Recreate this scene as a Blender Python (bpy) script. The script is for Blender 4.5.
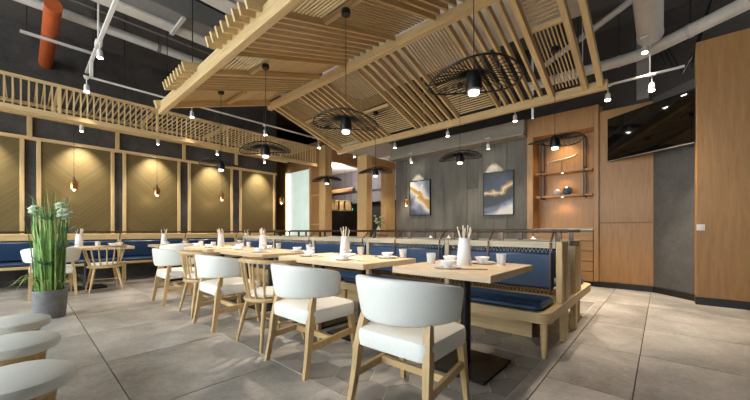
import bpy, math, random
from mathutils import Vector, Matrix
random.seed(7)
PI = math.pi
for o in list(bpy.data.objects): bpy.data.objects.remove(o)
scene = bpy.context.scene
COL = scene.collection

# ------------------------------------------------------------------ camera
# X runs along the table row, Y across it towards the picture wall, Z up
EYE = 1.05
FPX = 318.0
cam_d = bpy.data.cameras.new('camera'); cam = bpy.data.objects.new('camera', cam_d); COL.objects.link(cam)
cam_d.sensor_width = 36.0; cam_d.lens = FPX / 750 * 36.0; cam_d.shift_y = 31.0 / 750
cam_d.clip_start = 0.02
cam.location = (0, 0, EYE)
YAW = math.atan2(0.66931, 0.74298)
cam.rotation_euler = (PI / 2, 0, YAW)
scene.camera = cam
AX, AY = (0.74298, -0.66931), (0.66931, 0.74298)
def row_x(px, Y):
    """world X of the point seen in column px that lies in the plane of the given Y"""
    l = (px - 375) / FPX
    d = Y / (AY[0] * l + AY[1])
    return d * (AX[0] * l + AX[1])
def row_y(px, X):
    l = (px - 375) / FPX
    d = X / (AX[0] * l + AX[1])
    return d * (AY[0] * l + AY[1])

# ------------------------------------------------------------------ world, exposure
w = bpy.data.worlds.new('world'); scene.world = w; w.use_nodes = True
bg = w.node_tree.nodes['Background']; bg.inputs[0].default_value = (0.90, 0.975, 1.0, 1); bg.inputs[1].default_value = 2.7
vs = scene.view_settings
vs.view_transform = 'Standard'; vs.look = 'None'; vs.gamma = 1.0; vs.use_curve_mapping = False; vs.exposure = 1.15

# ------------------------------------------------------------------ materials
def new_mat(name):
    m = bpy.data.materials.new(name); m.use_nodes = True
    nt = m.node_tree; b = nt.nodes['Principled BSDF']
    return m, nt, b
def ramp(nt, fac, stops):
    r = nt.nodes.new('ShaderNodeValToRGB'); e = r.color_ramp.elements
    while len(e) < len(stops): e.new(0.5)
    for el, (p, c) in zip(e, stops): el.position = p; el.color = (*c, 1)
    nt.links.new(fac, r.inputs[0]); return r.outputs[0]
def coords(nt, scale=(1, 1, 1), rnd=True):
    tc = nt.nodes.new('ShaderNodeTexCoord'); mp = nt.nodes.new('ShaderNodeMapping')
    mp.inputs['Scale'].default_value = scale
    nt.links.new(tc.outputs['Object'], mp.inputs['Vector'])
    if rnd:
        oi = nt.nodes.new('ShaderNodeObjectInfo'); mu = nt.nodes.new('ShaderNodeMath'); mu.operation = 'MULTIPLY'
        mu.inputs[1].default_value = 37.0
        nt.links.new(oi.outputs['Random'], mu.inputs[0]); nt.links.new(mu.outputs[0], mp.inputs['Location'])
    return mp.outputs[0]
def noise(nt, vec, scale, detail=4, rough=0.55, dist=0.0):
    n = nt.nodes.new('ShaderNodeTexNoise'); n.inputs['Scale'].default_value = scale
    n.inputs['Detail'].default_value = detail; n.inputs['Roughness'].default_value = rough; n.inputs['Distortion'].default_value = dist
    nt.links.new(vec, n.inputs['Vector']); return n.outputs['Fac']
def bump(nt, b, h, strength=0.2, dist=0.01):
    n = nt.nodes.new('ShaderNodeBump'); n.inputs['Strength'].default_value = strength; n.inputs['Distance'].default_value = dist
    nt.links.new(h, n.inputs['Height']); nt.links.new(n.outputs[0], b.inputs['Normal'])
def vary(nt, col, amt):
    """brightness differs a little from object to object"""
    oi = nt.nodes.new('ShaderNodeObjectInfo'); mr = nt.nodes.new('ShaderNodeMapRange')
    mr.inputs['To Min'].default_value = 1 - amt; mr.inputs['To Max'].default_value = 1 + amt
    nt.links.new(oi.outputs['Random'], mr.inputs['Value'])
    h = nt.nodes.new('ShaderNodeHueSaturation'); nt.links.new(mr.outputs[0], h.inputs['Value']); nt.links.new(col, h.inputs['Color'])
    return h.outputs[0]
def wood(name, c1, c2, axis='X', rough=0.5, amt=0.07, fine=1.0):
    m, nt, b = new_mat(name)
    sc = {'X': (1.2, 14, 14), 'Y': (14, 1.2, 14), 'Z': (14, 14, 1.2)}[axis]
    v = coords(nt, tuple(s * fine for s in sc))
    n = noise(nt, v, 2.2, 6, 0.62, 0.6)
    col = ramp(nt, n, [(0.28, c1), (0.72, c2)])
    nt.links.new(vary(nt, col, amt), b.inputs['Base Color'])
    b.inputs['Roughness'].default_value = rough
    bump(nt, b, n, 0.12, 0.004)
    return m
def plain(name, c, rough=0.5, metal=0.0, nscale=30, namt=0.06, bmp=0.0, coat=0.0):
    m, nt, b = new_mat(name)
    v = coords(nt)
    n = noise(nt, v, nscale, 4)
    lo = tuple(max(0, x * (1 - namt)) for x in c); hi = tuple(min(1, x * (1 + namt)) for x in c)
    nt.links.new(ramp(nt, n, [(0.3, lo), (0.7, hi)]), b.inputs['Base Color'])
    b.inputs['Roughness'].default_value = rough; b.inputs['Metallic'].default_value = metal
    if coat: b.inputs['Coat Weight'].default_value = coat
    if bmp: bump(nt, b, n, bmp, 0.004)
    return m
def plaster(name, c1, c2, scale=1.6, rough=0.75, streak=(1, 1, 1), b_s=0.15):
    m, nt, b = new_mat(name)
    v = coords(nt, streak)
    n1 = noise(nt, v, scale, 8, 0.65, 0.4)
    n2 = noise(nt, v, scale * 22, 4, 0.6)
    mx = nt.nodes.new('ShaderNodeMath'); mx.operation = 'MULTIPLY_ADD'; mx.inputs[1].default_value = 0.3
    nt.links.new(n2, mx.inputs[0]); nt.links.new(n1, mx.inputs[2])
    nt.links.new(ramp(nt, mx.outputs[0], [(0.46, c1), (0.84, c2)]), b.inputs['Base Color'])
    b.inputs['Roughness'].default_value = rough
    bump(nt, b, n2, b_s, 0.003)
    return m
def emit(name, c, s):
    m, nt, b = new_mat(name)
    b.inputs['Base Color'].default_value = (*c, 1); b.inputs['Emission Color'].default_value = (*c, 1); b.inputs['Emission Strength'].default_value = s
    return m

OAK1, OAK2 = (0.50, 0.345, 0.155), (0.70, 0.515, 0.27)
M = {}
for ax in 'XYZ': M['oak' + ax] = wood('light_oak_' + ax, OAK1, OAK2, ax, 0.5)
for ax in 'XYZ': M['orange' + ax] = wood('honey_veneer_' + ax, (0.335, 0.165, 0.055), (0.45, 0.245, 0.095), ax, 0.42, 0.03, 0.8)
for ax in 'XYZ': M['honey' + ax] = wood('pale_veneer_' + ax, (0.50, 0.31, 0.13), (0.63, 0.42, 0.20), ax, 0.42, 0.03, 0.8)
for ax in 'XYZ': M['taupe' + ax] = wood('weathered_oak_' + ax, (0.37, 0.31, 0.215), (0.53, 0.46, 0.34), ax, 0.5, 0.05)
M['chair_wood'] = wood('chair_oak', (0.47, 0.31, 0.135), (0.66, 0.465, 0.235), 'Z', 0.45, 0.05)
M['chair_woodX'] = wood('chair_oak_cross', (0.47, 0.31, 0.135), (0.66, 0.465, 0.235), 'X', 0.45, 0.05)
M['tableX'] = wood('table_top_oak', (0.62, 0.455, 0.275), (0.82, 0.66, 0.455), 'X', 0.38, 0.03)
M['seat_white'] = plain('white_leather', (0.84, 0.845, 0.80), 0.42, 0, 90, 0.03, 0.06)
M['blue'] = plain('navy_leather', (0.012, 0.041, 0.105), 0.36, 0, 160, 0.18, 0.12)
M['black'] = plain('black_metal', (0.012, 0.011, 0.011), 0.4, 0.3, 40, 0.2)
M['base_black'] = plain('black_iron_plate', (0.016, 0.014, 0.014), 0.32, 0.4, 12, 0.3, 0.05)
M['bronze'] = plain('dark_bronze_pipe', (0.085, 0.055, 0.04), 0.32, 0.75, 20, 0.2)
M['brass'] = plain('brushed_copper_brass', (0.72, 0.40, 0.16), 0.26, 1.0, 60, 0.1)
M['strap'] = plain('brown_leather_strap', (0.11, 0.05, 0.025), 0.5, 0, 60, 0.2)
M['cord'] = plain('cream_lacing', (0.78, 0.75, 0.68), 0.7, 0, 60, 0.3)
M['cord_dark'] = plain('dark_lacing', (0.03, 0.03, 0.035), 0.6, 0, 60, 0.3)
M['ceramic'] = plain('white_ceramic', (0.84, 0.84, 0.84), 0.2, 0, 10, 0.01, 0, 0.3)
M['holder'] = plain('matte_white_ceramic', (0.82, 0.83, 0.85), 0.45, 0, 10, 0.01)
M['stick'] = plain('pale_chopsticks', (0.80, 0.72, 0.60), 0.5, 0, 40, 0.1)
M['dark_stick'] = plain('dark_chopsticks', (0.05, 0.035, 0.03), 0.4, 0, 40, 0.1)
M['napkin'] = plain('peach_paper', (0.74, 0.50, 0.36), 0.8, 0, 40, 0.08)
M['floor_gap'] = plain('floor_joint_filler', (0.085, 0.072, 0.06), 0.9, 0, 20, 0.2)
M['slab'] = plaster('polished_concrete', (0.23, 0.215, 0.195), (0.58, 0.545, 0.505), 1.5, 0.33, (1, 1, 1), 0.06)
M['hex_gap'] = plain('pale_tile_grout', (0.70, 0.66, 0.58), 0.8, 0, 20, 0.1)
M['hex'] = None
M['dark_plaster'] = plaster('dark_grey_plaster', (0.030, 0.026, 0.025), (0.095, 0.086, 0.082), 1.4, 0.7)
M['wall_grey'] = plaster('grey_fabric_panel', (0.105, 0.099, 0.084), (0.190, 0.181, 0.158), 1.5, 0.8, (2.5, 2.5, 0.5))
M['concrete'] = plaster('concrete_slab_wall', (0.065, 0.061, 0.057), (0.150, 0.143, 0.135), 1.3, 0.7)
M['soffit'] = plaster('soffit_plaster', (0.25, 0.22, 0.18), (0.34, 0.31, 0.26), 1.0, 0.8)
M['ceil'] = plaster('dark_ceiling_concrete', (0.055, 0.046, 0.042), (0.105, 0.091, 0.083), 0.8, 0.9)
M['duct'] = plaster('grey_duct_sheet', (0.52, 0.48, 0.44), (0.72, 0.68, 0.63), 0.9, 0.5)
M['duct_dark'] = plaster('dusty_duct_sheet', (0.16, 0.15, 0.145), (0.25, 0.24, 0.23), 0.9, 0.6)
M['pipe'] = plain('painted_pipe', (0.55, 0.53, 0.50), 0.45, 0, 8, 0.08)
M['orange_pipe'] = plain('orange_pipe', (0.42, 0.085, 0.02), 0.45, 0, 10, 0.15)
M['track'] = plain('white_track', (0.72, 0.70, 0.67), 0.4, 0, 10, 0.04)
M['bulb'] = emit('lit_lamp', (1.0, 0.93, 0.82), 25)
M['bulb_soft'] = emit('lit_pendant_lamp', (1.0, 0.95, 0.9), 2.2)
M['marble'] = plaster('pale_stone_top', (0.42, 0.37, 0.33), (0.60, 0.56, 0.52), 3, 0.3)
M['screen'] = plain('television_glass', (0.003, 0.003, 0.003), 0.06, 0, 5, 0.1, 0, 0.5)
M['kick'] = plain('black_skirting', (0.012, 0.011, 0.010), 0.4, 0, 10, 0.2)
M['pot'] = plain('grey_zinc_pot', (0.20, 0.20, 0.205), 0.45, 0.2, 14, 0.2)
M['soil'] = plain('potting_soil', (0.03, 0.02, 0.014), 0.95, 0, 60, 0.4, 0.4)
M['leaf'] = plain('grass_green', (0.15, 0.31, 0.06), 0.45, 0, 12, 0.45)
M['leaf2'] = plain('yellow_green', (0.30, 0.42, 0.11), 0.45, 0, 12, 0.35)
M['leaf3'] = plain('blue_green_succulent', (0.10, 0.24, 0.15), 0.45, 0, 12, 0.35)
M['puff'] = plain('white_blossom', (0.50, 0.58, 0.42), 0.8, 0, 60, 0.15, 0.6)
M['white_paint'] = plain('white_paint', (0.75, 0.73, 0.69), 0.7, 0, 6, 0.02)
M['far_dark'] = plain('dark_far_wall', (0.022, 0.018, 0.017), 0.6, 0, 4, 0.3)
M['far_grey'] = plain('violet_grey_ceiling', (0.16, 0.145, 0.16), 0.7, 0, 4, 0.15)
M['exit'] = emit('green_exit_light', (0.05, 0.8, 0.3), 2.0)
M['glow_glass'] = None
M['lantern'] = emit('lit_paper_lantern', (1.0, 0.78, 0.42), 0.8)
M['stone_blue'] = plain('blue_agate', (0.06, 0.12, 0.17), 0.25, 0, 14, 0.7)
M['stone_white'] = plain('white_agate', (0.66, 0.64, 0.60), 0.25, 0, 14, 0.2)
M['silver'] = plain('silvered_wood', (0.50, 0.47, 0.42), 0.35, 0.4, 20, 0.25)
M['plate_white'] = plain('white_switch_plate', (0.75, 0.75, 0.73), 0.4, 0, 6, 0.02)

def make_hex():
    m, nt, b = new_mat('honed_hexagon_tile')
    v = coords(nt, (1, 1, 1))
    n = noise(nt, v, 5, 6, 0.6)
    col = ramp(nt, n, [(0.3, (0.25, 0.235, 0.215)), (0.75, (0.42, 0.395, 0.36))])
    nt.links.new(vary(nt, col, 0.28), b.inputs['Base Color']); b.inputs['Roughness'].default_value = 0.36
    return m
M['hex'] = make_hex()
def make_gold():
    m, nt, b = new_mat('gold_chevron_weave')
    tc = nt.nodes.new('ShaderNodeTexCoord'); sp = nt.nodes.new('ShaderNodeSeparateXYZ'); nt.links.new(tc.outputs['Object'], sp.inputs[0])
    def math(op, a, v=None, bb=None):
        n = nt.nodes.new('ShaderNodeMath'); n.operation = op
        nt.links.new(a, n.inputs[0])
        if bb is not None: nt.links.new(bb, n.inputs[1])
        elif v is not None: n.inputs[1].default_value = v
        return n.outputs[0]
    ay = math('ABSOLUTE', sp.outputs['Y'])
    s = math('SUBTRACT', sp.outputs['Z'], bb=ay)
    fr = math('FRACT', math('MULTIPLY', s, 26.0))
    line = math('LESS_THAN', fr, 0.16)
    cell = math('FLOOR', math('MULTIPLY', s, 26.0))
    wn = nt.nodes.new('ShaderNodeTexWhiteNoise'); wn.noise_dimensions = '1D'; nt.links.new(cell, wn.inputs['W'])
    gr = noise(nt, coords(nt, (1, 1, 1)), 60, 3)
    v = math('ADD', math('MULTIPLY', wn.outputs['Value'], 0.55), bb=math('MULTIPLY', gr, 0.45))
    base = ramp(nt, v, [(0.1, (0.150, 0.106, 0.041)), (0.9, (0.205, 0.150, 0.061))])
    mx = nt.nodes.new('ShaderNodeMix'); mx.data_type = 'RGBA'
    nt.links.new(line, mx.inputs[0]); nt.links.new(base, mx.inputs[6]); mx.inputs[7].default_value = (0.118, 0.083, 0.032, 1)
    nt.links.new(mx.outputs[2], b.inputs['Base Color'])
    b.inputs['Roughness'].default_value = 0.42; b.inputs['Metallic'].default_value = 0.25
    bump(nt, b, math('SUBTRACT', v, bb=line), 0.15, 0.003)
    return m
M['gold'] = make_gold()
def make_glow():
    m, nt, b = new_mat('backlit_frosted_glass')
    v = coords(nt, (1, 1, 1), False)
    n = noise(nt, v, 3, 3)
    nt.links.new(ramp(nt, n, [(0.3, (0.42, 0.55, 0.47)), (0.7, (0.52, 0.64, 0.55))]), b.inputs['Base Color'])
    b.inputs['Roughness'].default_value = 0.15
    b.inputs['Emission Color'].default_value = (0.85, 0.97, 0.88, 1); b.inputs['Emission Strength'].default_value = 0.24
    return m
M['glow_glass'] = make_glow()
def make_glass():
    m, nt, b = new_mat('frosted_tumbler_glass')
    b.inputs['Base Color'].default_value = (0.92, 0.93, 0.95, 1); b.inputs['Roughness'].default_value = 0.25
    b.inputs['Transmission Weight'].default_value = 0.45; b.inputs['IOR'].default_value = 1.3
    return m
M['glass'] = make_glass()
def make_art(name, ang, amp, seed, stops):
    m, nt, b = new_mat(name)
    tc = nt.nodes.new('ShaderNodeTexCoord')
    dp = nt.nodes.new('ShaderNodeVectorMath'); dp.operation = 'DOT_PRODUCT'; dp.inputs[1].default_value = (math.sin(ang), 0, math.cos(ang))
    nt.links.new(tc.outputs['Object'], dp.inputs[0])
    mp = nt.nodes.new('ShaderNodeMapping'); mp.inputs['Location'].default_value = (seed, 0, seed); nt.links.new(tc.outputs['Object'], mp.inputs[0])
    n = noise(nt, mp.outputs[0], 2.3, 5, 0.52, 0.7)
    ma = nt.nodes.new('ShaderNodeMath'); ma.operation = 'MULTIPLY_ADD'; ma.inputs[1].default_value = amp
    nt.links.new(n, ma.inputs[0]); nt.links.new(dp.outputs['Value'], ma.inputs[2])
    ad = nt.nodes.new('ShaderNodeMath'); ad.operation = 'ADD'; ad.inputs[1].default_value = 0.5 - amp / 2; nt.links.new(ma.outputs[0], ad.inputs[0])
    nt.links.new(ramp(nt, ad.outputs[0], stops), b.inputs['Base Color']); b.inputs['Roughness'].default_value = 0.4
    return m
NAVY, INK, WHT, GLD, GRY = (0.030, 0.045, 0.085), (0.010, 0.013, 0.022), (0.62, 0.58, 0.56), (0.42, 0.24, 0.05), (0.15, 0.18, 0.25)
M['art_a'] = make_art('abstract_painting_cliff', 0.75, 0.55, 3.3, [(0.14, NAVY), (0.36, GRY), (0.46, WHT), (0.52, GLD), (0.60, GLD), (0.64, WHT), (0.80, GRY)])
M['art_b'] = make_art('abstract_painting_river', -0.35, 0.50, 8.1, [(0.10, WHT), (0.24, GRY), (0.33, INK), (0.47, INK), (0.52, GLD), (0.545, WHT), (0.58, GLD), (0.64, NAVY), (0.95, INK)])

# ------------------------------------------------------------------ mesh helpers
class MB:
    def __init__(s): s.v = []; s.f = []
    def add(s, vs_, fs_):
        n = len(s.v); s.v += [tuple(q) for q in vs_]; s.f += [tuple(i + n for i in f) for f in fs_]; return s
    def box(s, c, d, mat=None, bev=0.0):
        hx, hy, hz = d[0] / 2, d[1] / 2, d[2] / 2
        if bev <= 0:
            vs_ = [Vector((x, y, z)) for x in (-hx, hx) for y in (-hy, hy) for z in (-hz, hz)]
            fs_ = [(0, 1, 3, 2), (4, 6, 7, 5), (0, 4, 5, 1), (2, 3, 7, 6), (0, 2, 6, 4), (1, 5, 7, 3)]
        else:
            b = min(bev, hx * .98, hy * .98, hz * .98); vs_ = []; idx = {}
            for x in (-1, 1):
                for y in (-1, 1):
                    for z in (-1, 1):
                        for k in range(3):
                            p = [x * hx, y * hy, z * hz]
                            for j, sg in enumerate((x, y, z)):
                                if j != k: p[j] -= sg * b
                            idx[(x, y, z, k)] = len(vs_); vs_.append(Vector(p))
            fs_ = []
            sg = (-1, 1)
            for k in range(3):
                i, j = [(1, 2), (2, 0), (0, 1)][k]
                for q in sg:
                    loop = []
                    for (u, v) in ((-1, -1), (1, -1), (1, 1), (-1, 1)):
                        t = [0, 0, 0]; t[k] = q; t[i] = u; t[j] = v; loop.append(idx[(*t, k)])
                    fs_.append(tuple(loop if q > 0 else loop[::-1]))
                for u in sg:
                    for v in sg:
                        t0 = [0, 0, 0]; t0[i] = u; t0[j] = v
                        a0 = list(t0); a0[k] = -1; a1 = list(t0); a1[k] = 1
                        f_ = (idx[(*a0, i)], idx[(*a1, i)], idx[(*a1, j)], idx[(*a0, j)])
                        fs_.append(f_ if u * v < 0 else f_[::-1])
            for x in sg:
                for y in sg:
                    for z in sg:
                        f_ = (idx[(x, y, z, 0)], idx[(x, y, z, 1)], idx[(x, y, z, 2)])
                        fs_.append(f_ if x * y * z > 0 else f_[::-1])
        if mat is not None: vs_ = [mat @ q for q in vs_]
        c = Vector(c)
        return s.add([q + c for q in vs_], fs_)
    def beam(s, p, q, wd, ht, up=(0, 0, 1), bev=0.0, wd2=None, ht2=None):
        p, q = Vector(p), Vector(q); d = (q - p).normalized(); u = Vector(up)
        if abs(d.dot(u)) > .98: u = Vector((0, 1, 0))
        r = d.cross(u).normalized(); u = r.cross(d)
        w2, h2 = wd2 or wd, ht2 or ht
        vs_ = []
        for c, a, b in ((p, wd / 2, ht / 2), (q, w2 / 2, h2 / 2)):
            vs_ += [c - r * a - u * b, c + r * a - u * b, c + r * a + u * b, c - r * a + u * b]
        return s.add(vs_, [(3, 2, 1, 0), (4, 5, 6, 7), (0, 1, 5, 4), (1, 2, 6, 5), (2, 3, 7, 6), (3, 0, 4, 7)])
    def tube(s, pts, r, n=8, closed=False, cap=True):
        pts = [Vector(p) for p in pts]; m = len(pts)
        rs = r if isinstance(r, (list, tuple)) else [r] * m
        base = len(s.v); prev = None
        for i, p in enumerate(pts):
            a = pts[(i - 1) % m] if (closed or i > 0) else p
            b = pts[(i + 1) % m] if (closed or i < m - 1) else p
            d = (b - a).normalized()
            if prev is None:
                t = Vector((0, 0, 1)) if abs(d.z) < .9 else Vector((1, 0, 0))
                u = d.cross(t).normalized()
            else:
                u = (prev - d * prev.dot(d)).normalized()
            prev = u; w_ = d.cross(u)
            for k in range(n):
                an = 2 * PI * k / n
                s.v.append(tuple(p + (u * math.cos(an) + w_ * math.sin(an)) * rs[i]))
        for i in range(m if closed else m - 1):
            j = (i + 1) % m
            for k in range(n):
                k2 = (k + 1) % n
                s.f.append((base + i * n + k, base + i * n + k2, base + j * n + k2, base + j * n + k))
        if cap and not closed:
            s.f.append(tuple(base + k for k in range(n))[::-1]); s.f.append(tuple(base + (m - 1) * n + k for k in range(n)))
        return s
    def lathe(s, prof, n=20, c=(0, 0, 0), cap=True):
        base = len(s.v)
        for (r, z) in prof:
            for k in range(n):
                a = 2 * PI * k / n; s.v.append((c[0] + r * math.cos(a), c[1] + r * math.sin(a), c[2] + z))
        for i in range(len(prof) - 1):
            for k in range(n):
                k2 = (k + 1) % n
                s.f.append((base + i * n + k, base + i * n + k2, base + (i + 1) * n + k2, base + (i + 1) * n + k))
        if cap:
            s.f.append(tuple(base + k for k in range(n))[::-1]); s.f.append(tuple(base + (len(prof) - 1) * n + k for k in range(n)))
        return s
    def prism(s, poly, z0, z1):
        n = len(poly)
        vs_ = [(x, y, z0) for x, y in poly] + [(x, y, z1) for x, y in poly]
        return s.add(vs_, [tuple(range(n))[::-1], tuple(range(n, 2 * n))] + [(i, (i + 1) % n, n + (i + 1) % n, n + i) for i in range(n)])
    def grid(s, rows, closed_u=False, closed_v=False):
        base = len(s.v); nu = len(rows); nv = len(rows[0])
        for r in rows: s.v += [tuple(p) for p in r]
        for i in range(nu if closed_u else nu - 1):
            for j in range(nv if closed_v else nv - 1):
                i2, j2 = (i + 1) % nu, (j + 1) % nv
                s.f.append((base + i * nv + j, base + i2 * nv + j, base + i2 * nv + j2, base + i * nv + j2))
        return s
    def mesh(s, name, mat, smooth=False):
        me = bpy.data.meshes.new(name); me.from_pydata(s.v, [], s.f); me.update()
        if mat: me.materials.append(mat)
        if smooth:
            me.polygons.foreach_set('use_smooth', [True] * len(me.polygons))
            try: me.set_sharp_from_angle(angle=math.radians(40))
            except Exception: pass
        return me
    def build(s, name, mat, parent=None, loc=(0, 0, 0), rot=(0, 0, 0), smooth=False):
        return link(name, s.mesh(name, mat, smooth), parent, loc, rot)
def link(name, me, parent=None, loc=(0, 0, 0), rot=(0, 0, 0)):
    o = bpy.data.objects.new(name, me); COL.objects.link(o); o.parent = parent
    o.location = loc; o.rotation_euler = rot
    return o
def tag(o, label=None, cat=None, group=None, kind=None):
    if label: o['label'] = label
    if cat: o['category'] = cat
    if group: o['group'] = group
    if kind: o['kind'] = kind
    return o
def thing(name, label, cat, loc=(0, 0, 0), rz=0, group=None):
    o = link(name, None, None, loc, (0, 0, rz)); o.empty_display_size = 0.1
    return tag(o, label, cat, group)
def copy_tree(o, parent=None):
    c = o.copy(); COL.objects.link(c); c.parent = parent
    for ch in list(o.children): copy_tree(ch, c)
    return c
def place(proto, used, loc, rz, label, group=None):
    o = proto if not used else copy_tree(proto)
    o.location = loc; o.rotation_euler = (0, 0, rz); o['label'] = label
    if group: o['group'] = group
    elif 'group' in o: del o['group']
    return o
def bx(x0, x1, y0, y1, z0, z1, bev=0.0, mb=None):
    mb = mb or MB()
    return mb.box(((x0 + x1) / 2, (y0 + y1) / 2, (z0 + z1) / 2), (x1 - x0, y1 - y0, z1 - z0), None, bev)
def centred(name, mat, parent, x0, x1, y0, y1, z0, z1, bev=0.0):
    """a box with its origin at its own centre, so that its grain is its own"""
    m = MB().box((0, 0, 0), (x1 - x0, y1 - y0, z1 - z0), None, bev)
    return m.build(name, mat, parent, ((x0 + x1) / 2, (y0 + y1) / 2, (z0 + z1) / 2))
def struct(name, me_mb, mat): return tag(me_mb.build(name, mat), kind='structure')
def spot_light(name, parent, loc, target, power, size=70, blend=0.6, col=(1.0, 0.86, 0.68), rad=0.03):
    l = bpy.data.lights.new(name, 'SPOT'); l.energy = power; l.spot_size = math.radians(size); l.spot_blend = blend; l.color = col; l.shadow_soft_size = rad
    o = bpy.data.objects.new(name, l); COL.objects.link(o); o.parent = parent; o.location = loc
    o.rotation_euler = (Vector(target) - Vector(loc)).to_track_quat('-Z', 'Y').to_euler()
    return o
def point_light(name, parent, loc, power, rad=0.04, col=(1.0, 0.88, 0.72)):
    l = bpy.data.lights.new(name, 'POINT'); l.energy = power; l.color = col; l.shadow_soft_size = rad
    o = bpy.data.objects.new(name, l); COL.objects.link(o); o.parent = parent; o.location = loc
    return o

# ================================================================== SETTING
# ---- floor: filler bed, concrete slabs, hexagon tiles
HX0, HX1, HY0, HY1 = -7.15, -0.62, 1.37, 5.75     # the tiled zone under the tables and the long bench
floor = struct('floor', bx(-15, 7, -5, 12, -0.10, -0.012), M['floor_gap'])
slab_cache = {}
def slab(x0, x1, y0, y1):
    g = 0.0035
    centred('concrete_slab', M['slab'], floor, x0 + g, x1 - g, y0 + g, y1 - g, -0.03, 0.0)
xs_left = [-10.59 + 1.04 * k for k in range(9)] + [-1.23, -0.62]
ysn = [-4.1, -2.3, -1.39, -0.47, 0.45, 1.365]
for a, b in zip(xs_left, xs_left[1:]):
    for c, d in zip(ysn, ysn[1:]): slab(a, b, c, d)
xs_right = [-0.62, -0.135, 0.85, 1.84, 3.2]
ysr = [-4.1, -2.3, -1.35, -0.38, 0.59, 1.56, 2.53, 3.50, 4.47, 5.75, 6.75, 7.7]
for a, b in zip(xs_right, xs_right[1:]):
    for c, d in zip(ysr, ysr[1:]): slab(a, b, c, d)
for a, b in zip(xs_left, xs_left[1:]): slab(a, b, 5.755, 7.4)
for c, d in zip([1.365, 2.45, 3.55, 4.65], [2.45, 3.55, 4.65, 5.755]):
    for a, b in ((-10.59, -9.3), (-9.3, -8.2), (-8.2, HX0)): slab(a, b, c, d)
slab(-15, -10.59, 1.365, 5.755); slab(-15, -6, 7.4, 12)
bed = bx(HX0 + .004, HX1 - .004, HY0, HY1, -0.03, -0.004).build('tile_bed', M['hex_gap'], floor)
# border strips of plain concrete round the tiles, and the strip along the bench front
for x0, x1, y0, y1 in ((-0.72, HX1 - .004, HY0, HY1), (HX0 + .01, -0.725, 2.835, 2.885), (HX0 + .01, -0.725, 5.62, HY1)):
    centred('border_strip', M['slab'], floor, x0, x1, y0, y1, -0.03, 0.0)
def clip(poly, axis, lim, keep_less):
    out = []
    for i in range(len(poly)):
        p, q = poly[i], poly[(i + 1) % len(poly)]
        ip = (p[axis] <= lim) == keep_less; iq = (q[axis] <= lim) == keep_less
        if ip: out.append(p)
        if ip != iq:
            t = (lim - p[axis]) / (q[axis] - p[axis]); out.append((p[0] + t * (q[0] - p[0]), p[1] + t * (q[1] - p[1])))
    return out
AF = 0.27; RH = AF / math.sqrt(3); hex_me = None; cells = []
hexpoly = lambda r: [(r * math.cos(PI / 3 * k), r * math.sin(PI / 3 * k)) for k in range(6)]
def hex_zone(x0, x1, y0, y1):
    i = 0; x = x0 - RH
    while x < x1 + RH:
        y = y0 - AF + (AF / 2 if i % 2 else 0)
        while y < y1 + AF:
            cells.append((x, y, x0, x1, y0, y1)); y += AF
        x += 1.5 * RH; i += 1
hex_zone(HX0 + .01, -0.728, HY0 + .005, 2.83)
far_cells_from = len(cells)
hex_zone(-1.8, -0.728, 2.89, 5.61); hex_zone(HX0 + .01, -1.8, 2.89, 3.3)
tiles = 0
full_hex = MB().prism(hexpoly(RH - 0.004), -0.022, 0.0).mesh('hexagon_tile', M['hex'])
rest = MB()
for n_, (x, y, x0, x1, y0, y1) in enumerate(cells):
    pl = [(x + p, y + q) for p, q in hexpoly(RH - 0.004)]
    for ax_, lim, less in ((0, x1, True), (0, x0, False), (1, y1, True), (1, y0, False)):
        if pl: pl = clip(pl, ax_, lim, less)
    if len(pl) < 3: continue
    ar = abs(sum(pl[k][0] * pl[(k + 1) % len(pl)][1] - pl[(k + 1) % len(pl)][0] * pl[k][1] for k in range(len(pl)))) / 2
    if ar < 0.002: continue
    whole = ar > 0.98 * 1.5 * math.sqrt(3) * (RH - 0.004) ** 2
    if tiles < 298:
        if whole: link('hexagon_tile', full_hex, floor, (x, y, 0))
        else: MB().prism([(p - x, q - y) for p, q in pl], -0.022, 0.0).build('hexagon_tile', M['hex'], floor, (x, y, 0))
        tiles += 1
    else: rest.prism(pl, -0.022, 0.0)
if rest.v: tag(rest.build('hexagon_tiles', M['hex'], floor), kind='stuff')

# ---- ceiling slab high above
ceiling = struct('ceiling', bx(-15, 7, -5, 12, 5.0, 5.2), M['ceil'])

# ---- left wall with gold chevron panels
WX = -9.05
wall_left = struct('wall_left', bx(WX - .2, WX, -4.0, 5.38, 0, 5.0), M['dark_plaster'])
panels = [(-2.43, -1.37), (-1.09, -0.03), (0.25, 1.31), (1.58, 2.61), (2.91, 3.93), (4.25, 5.25)]
for (y0, y1) in panels:
    centred('gold_panel', M['gold'], wall_left, WX, WX + .03, y0, y1, 0.99, 2.80)
    for (a, b) in ((y0 - .062, y0), (y1, y1 + .062)): centred('panel_stile', M['oakZ'], wall_left, WX, WX + .06, a, b, 0.99, 2.80, .005)
    centred('upper_mullion', M['oakZ'], wall_left, WX, WX + .05, y0 - .19, y0 - .115, 2.865, 3.44, .005)
centred('panel_rail', M['oakY'], wall_left, WX, WX + .07, -4, 5.37, 2.80, 2.865, .005)
centred('dado_rail', M['oakY'], wall_left, WX, WX + .09, -4, 5.37, 0.86, 0.99, .008)
centred('end_stile', M['oakZ'], wall_left, WX, WX + .06, 5.30, 5.38, 0.0, 3.75, .005) if False else None

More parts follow.
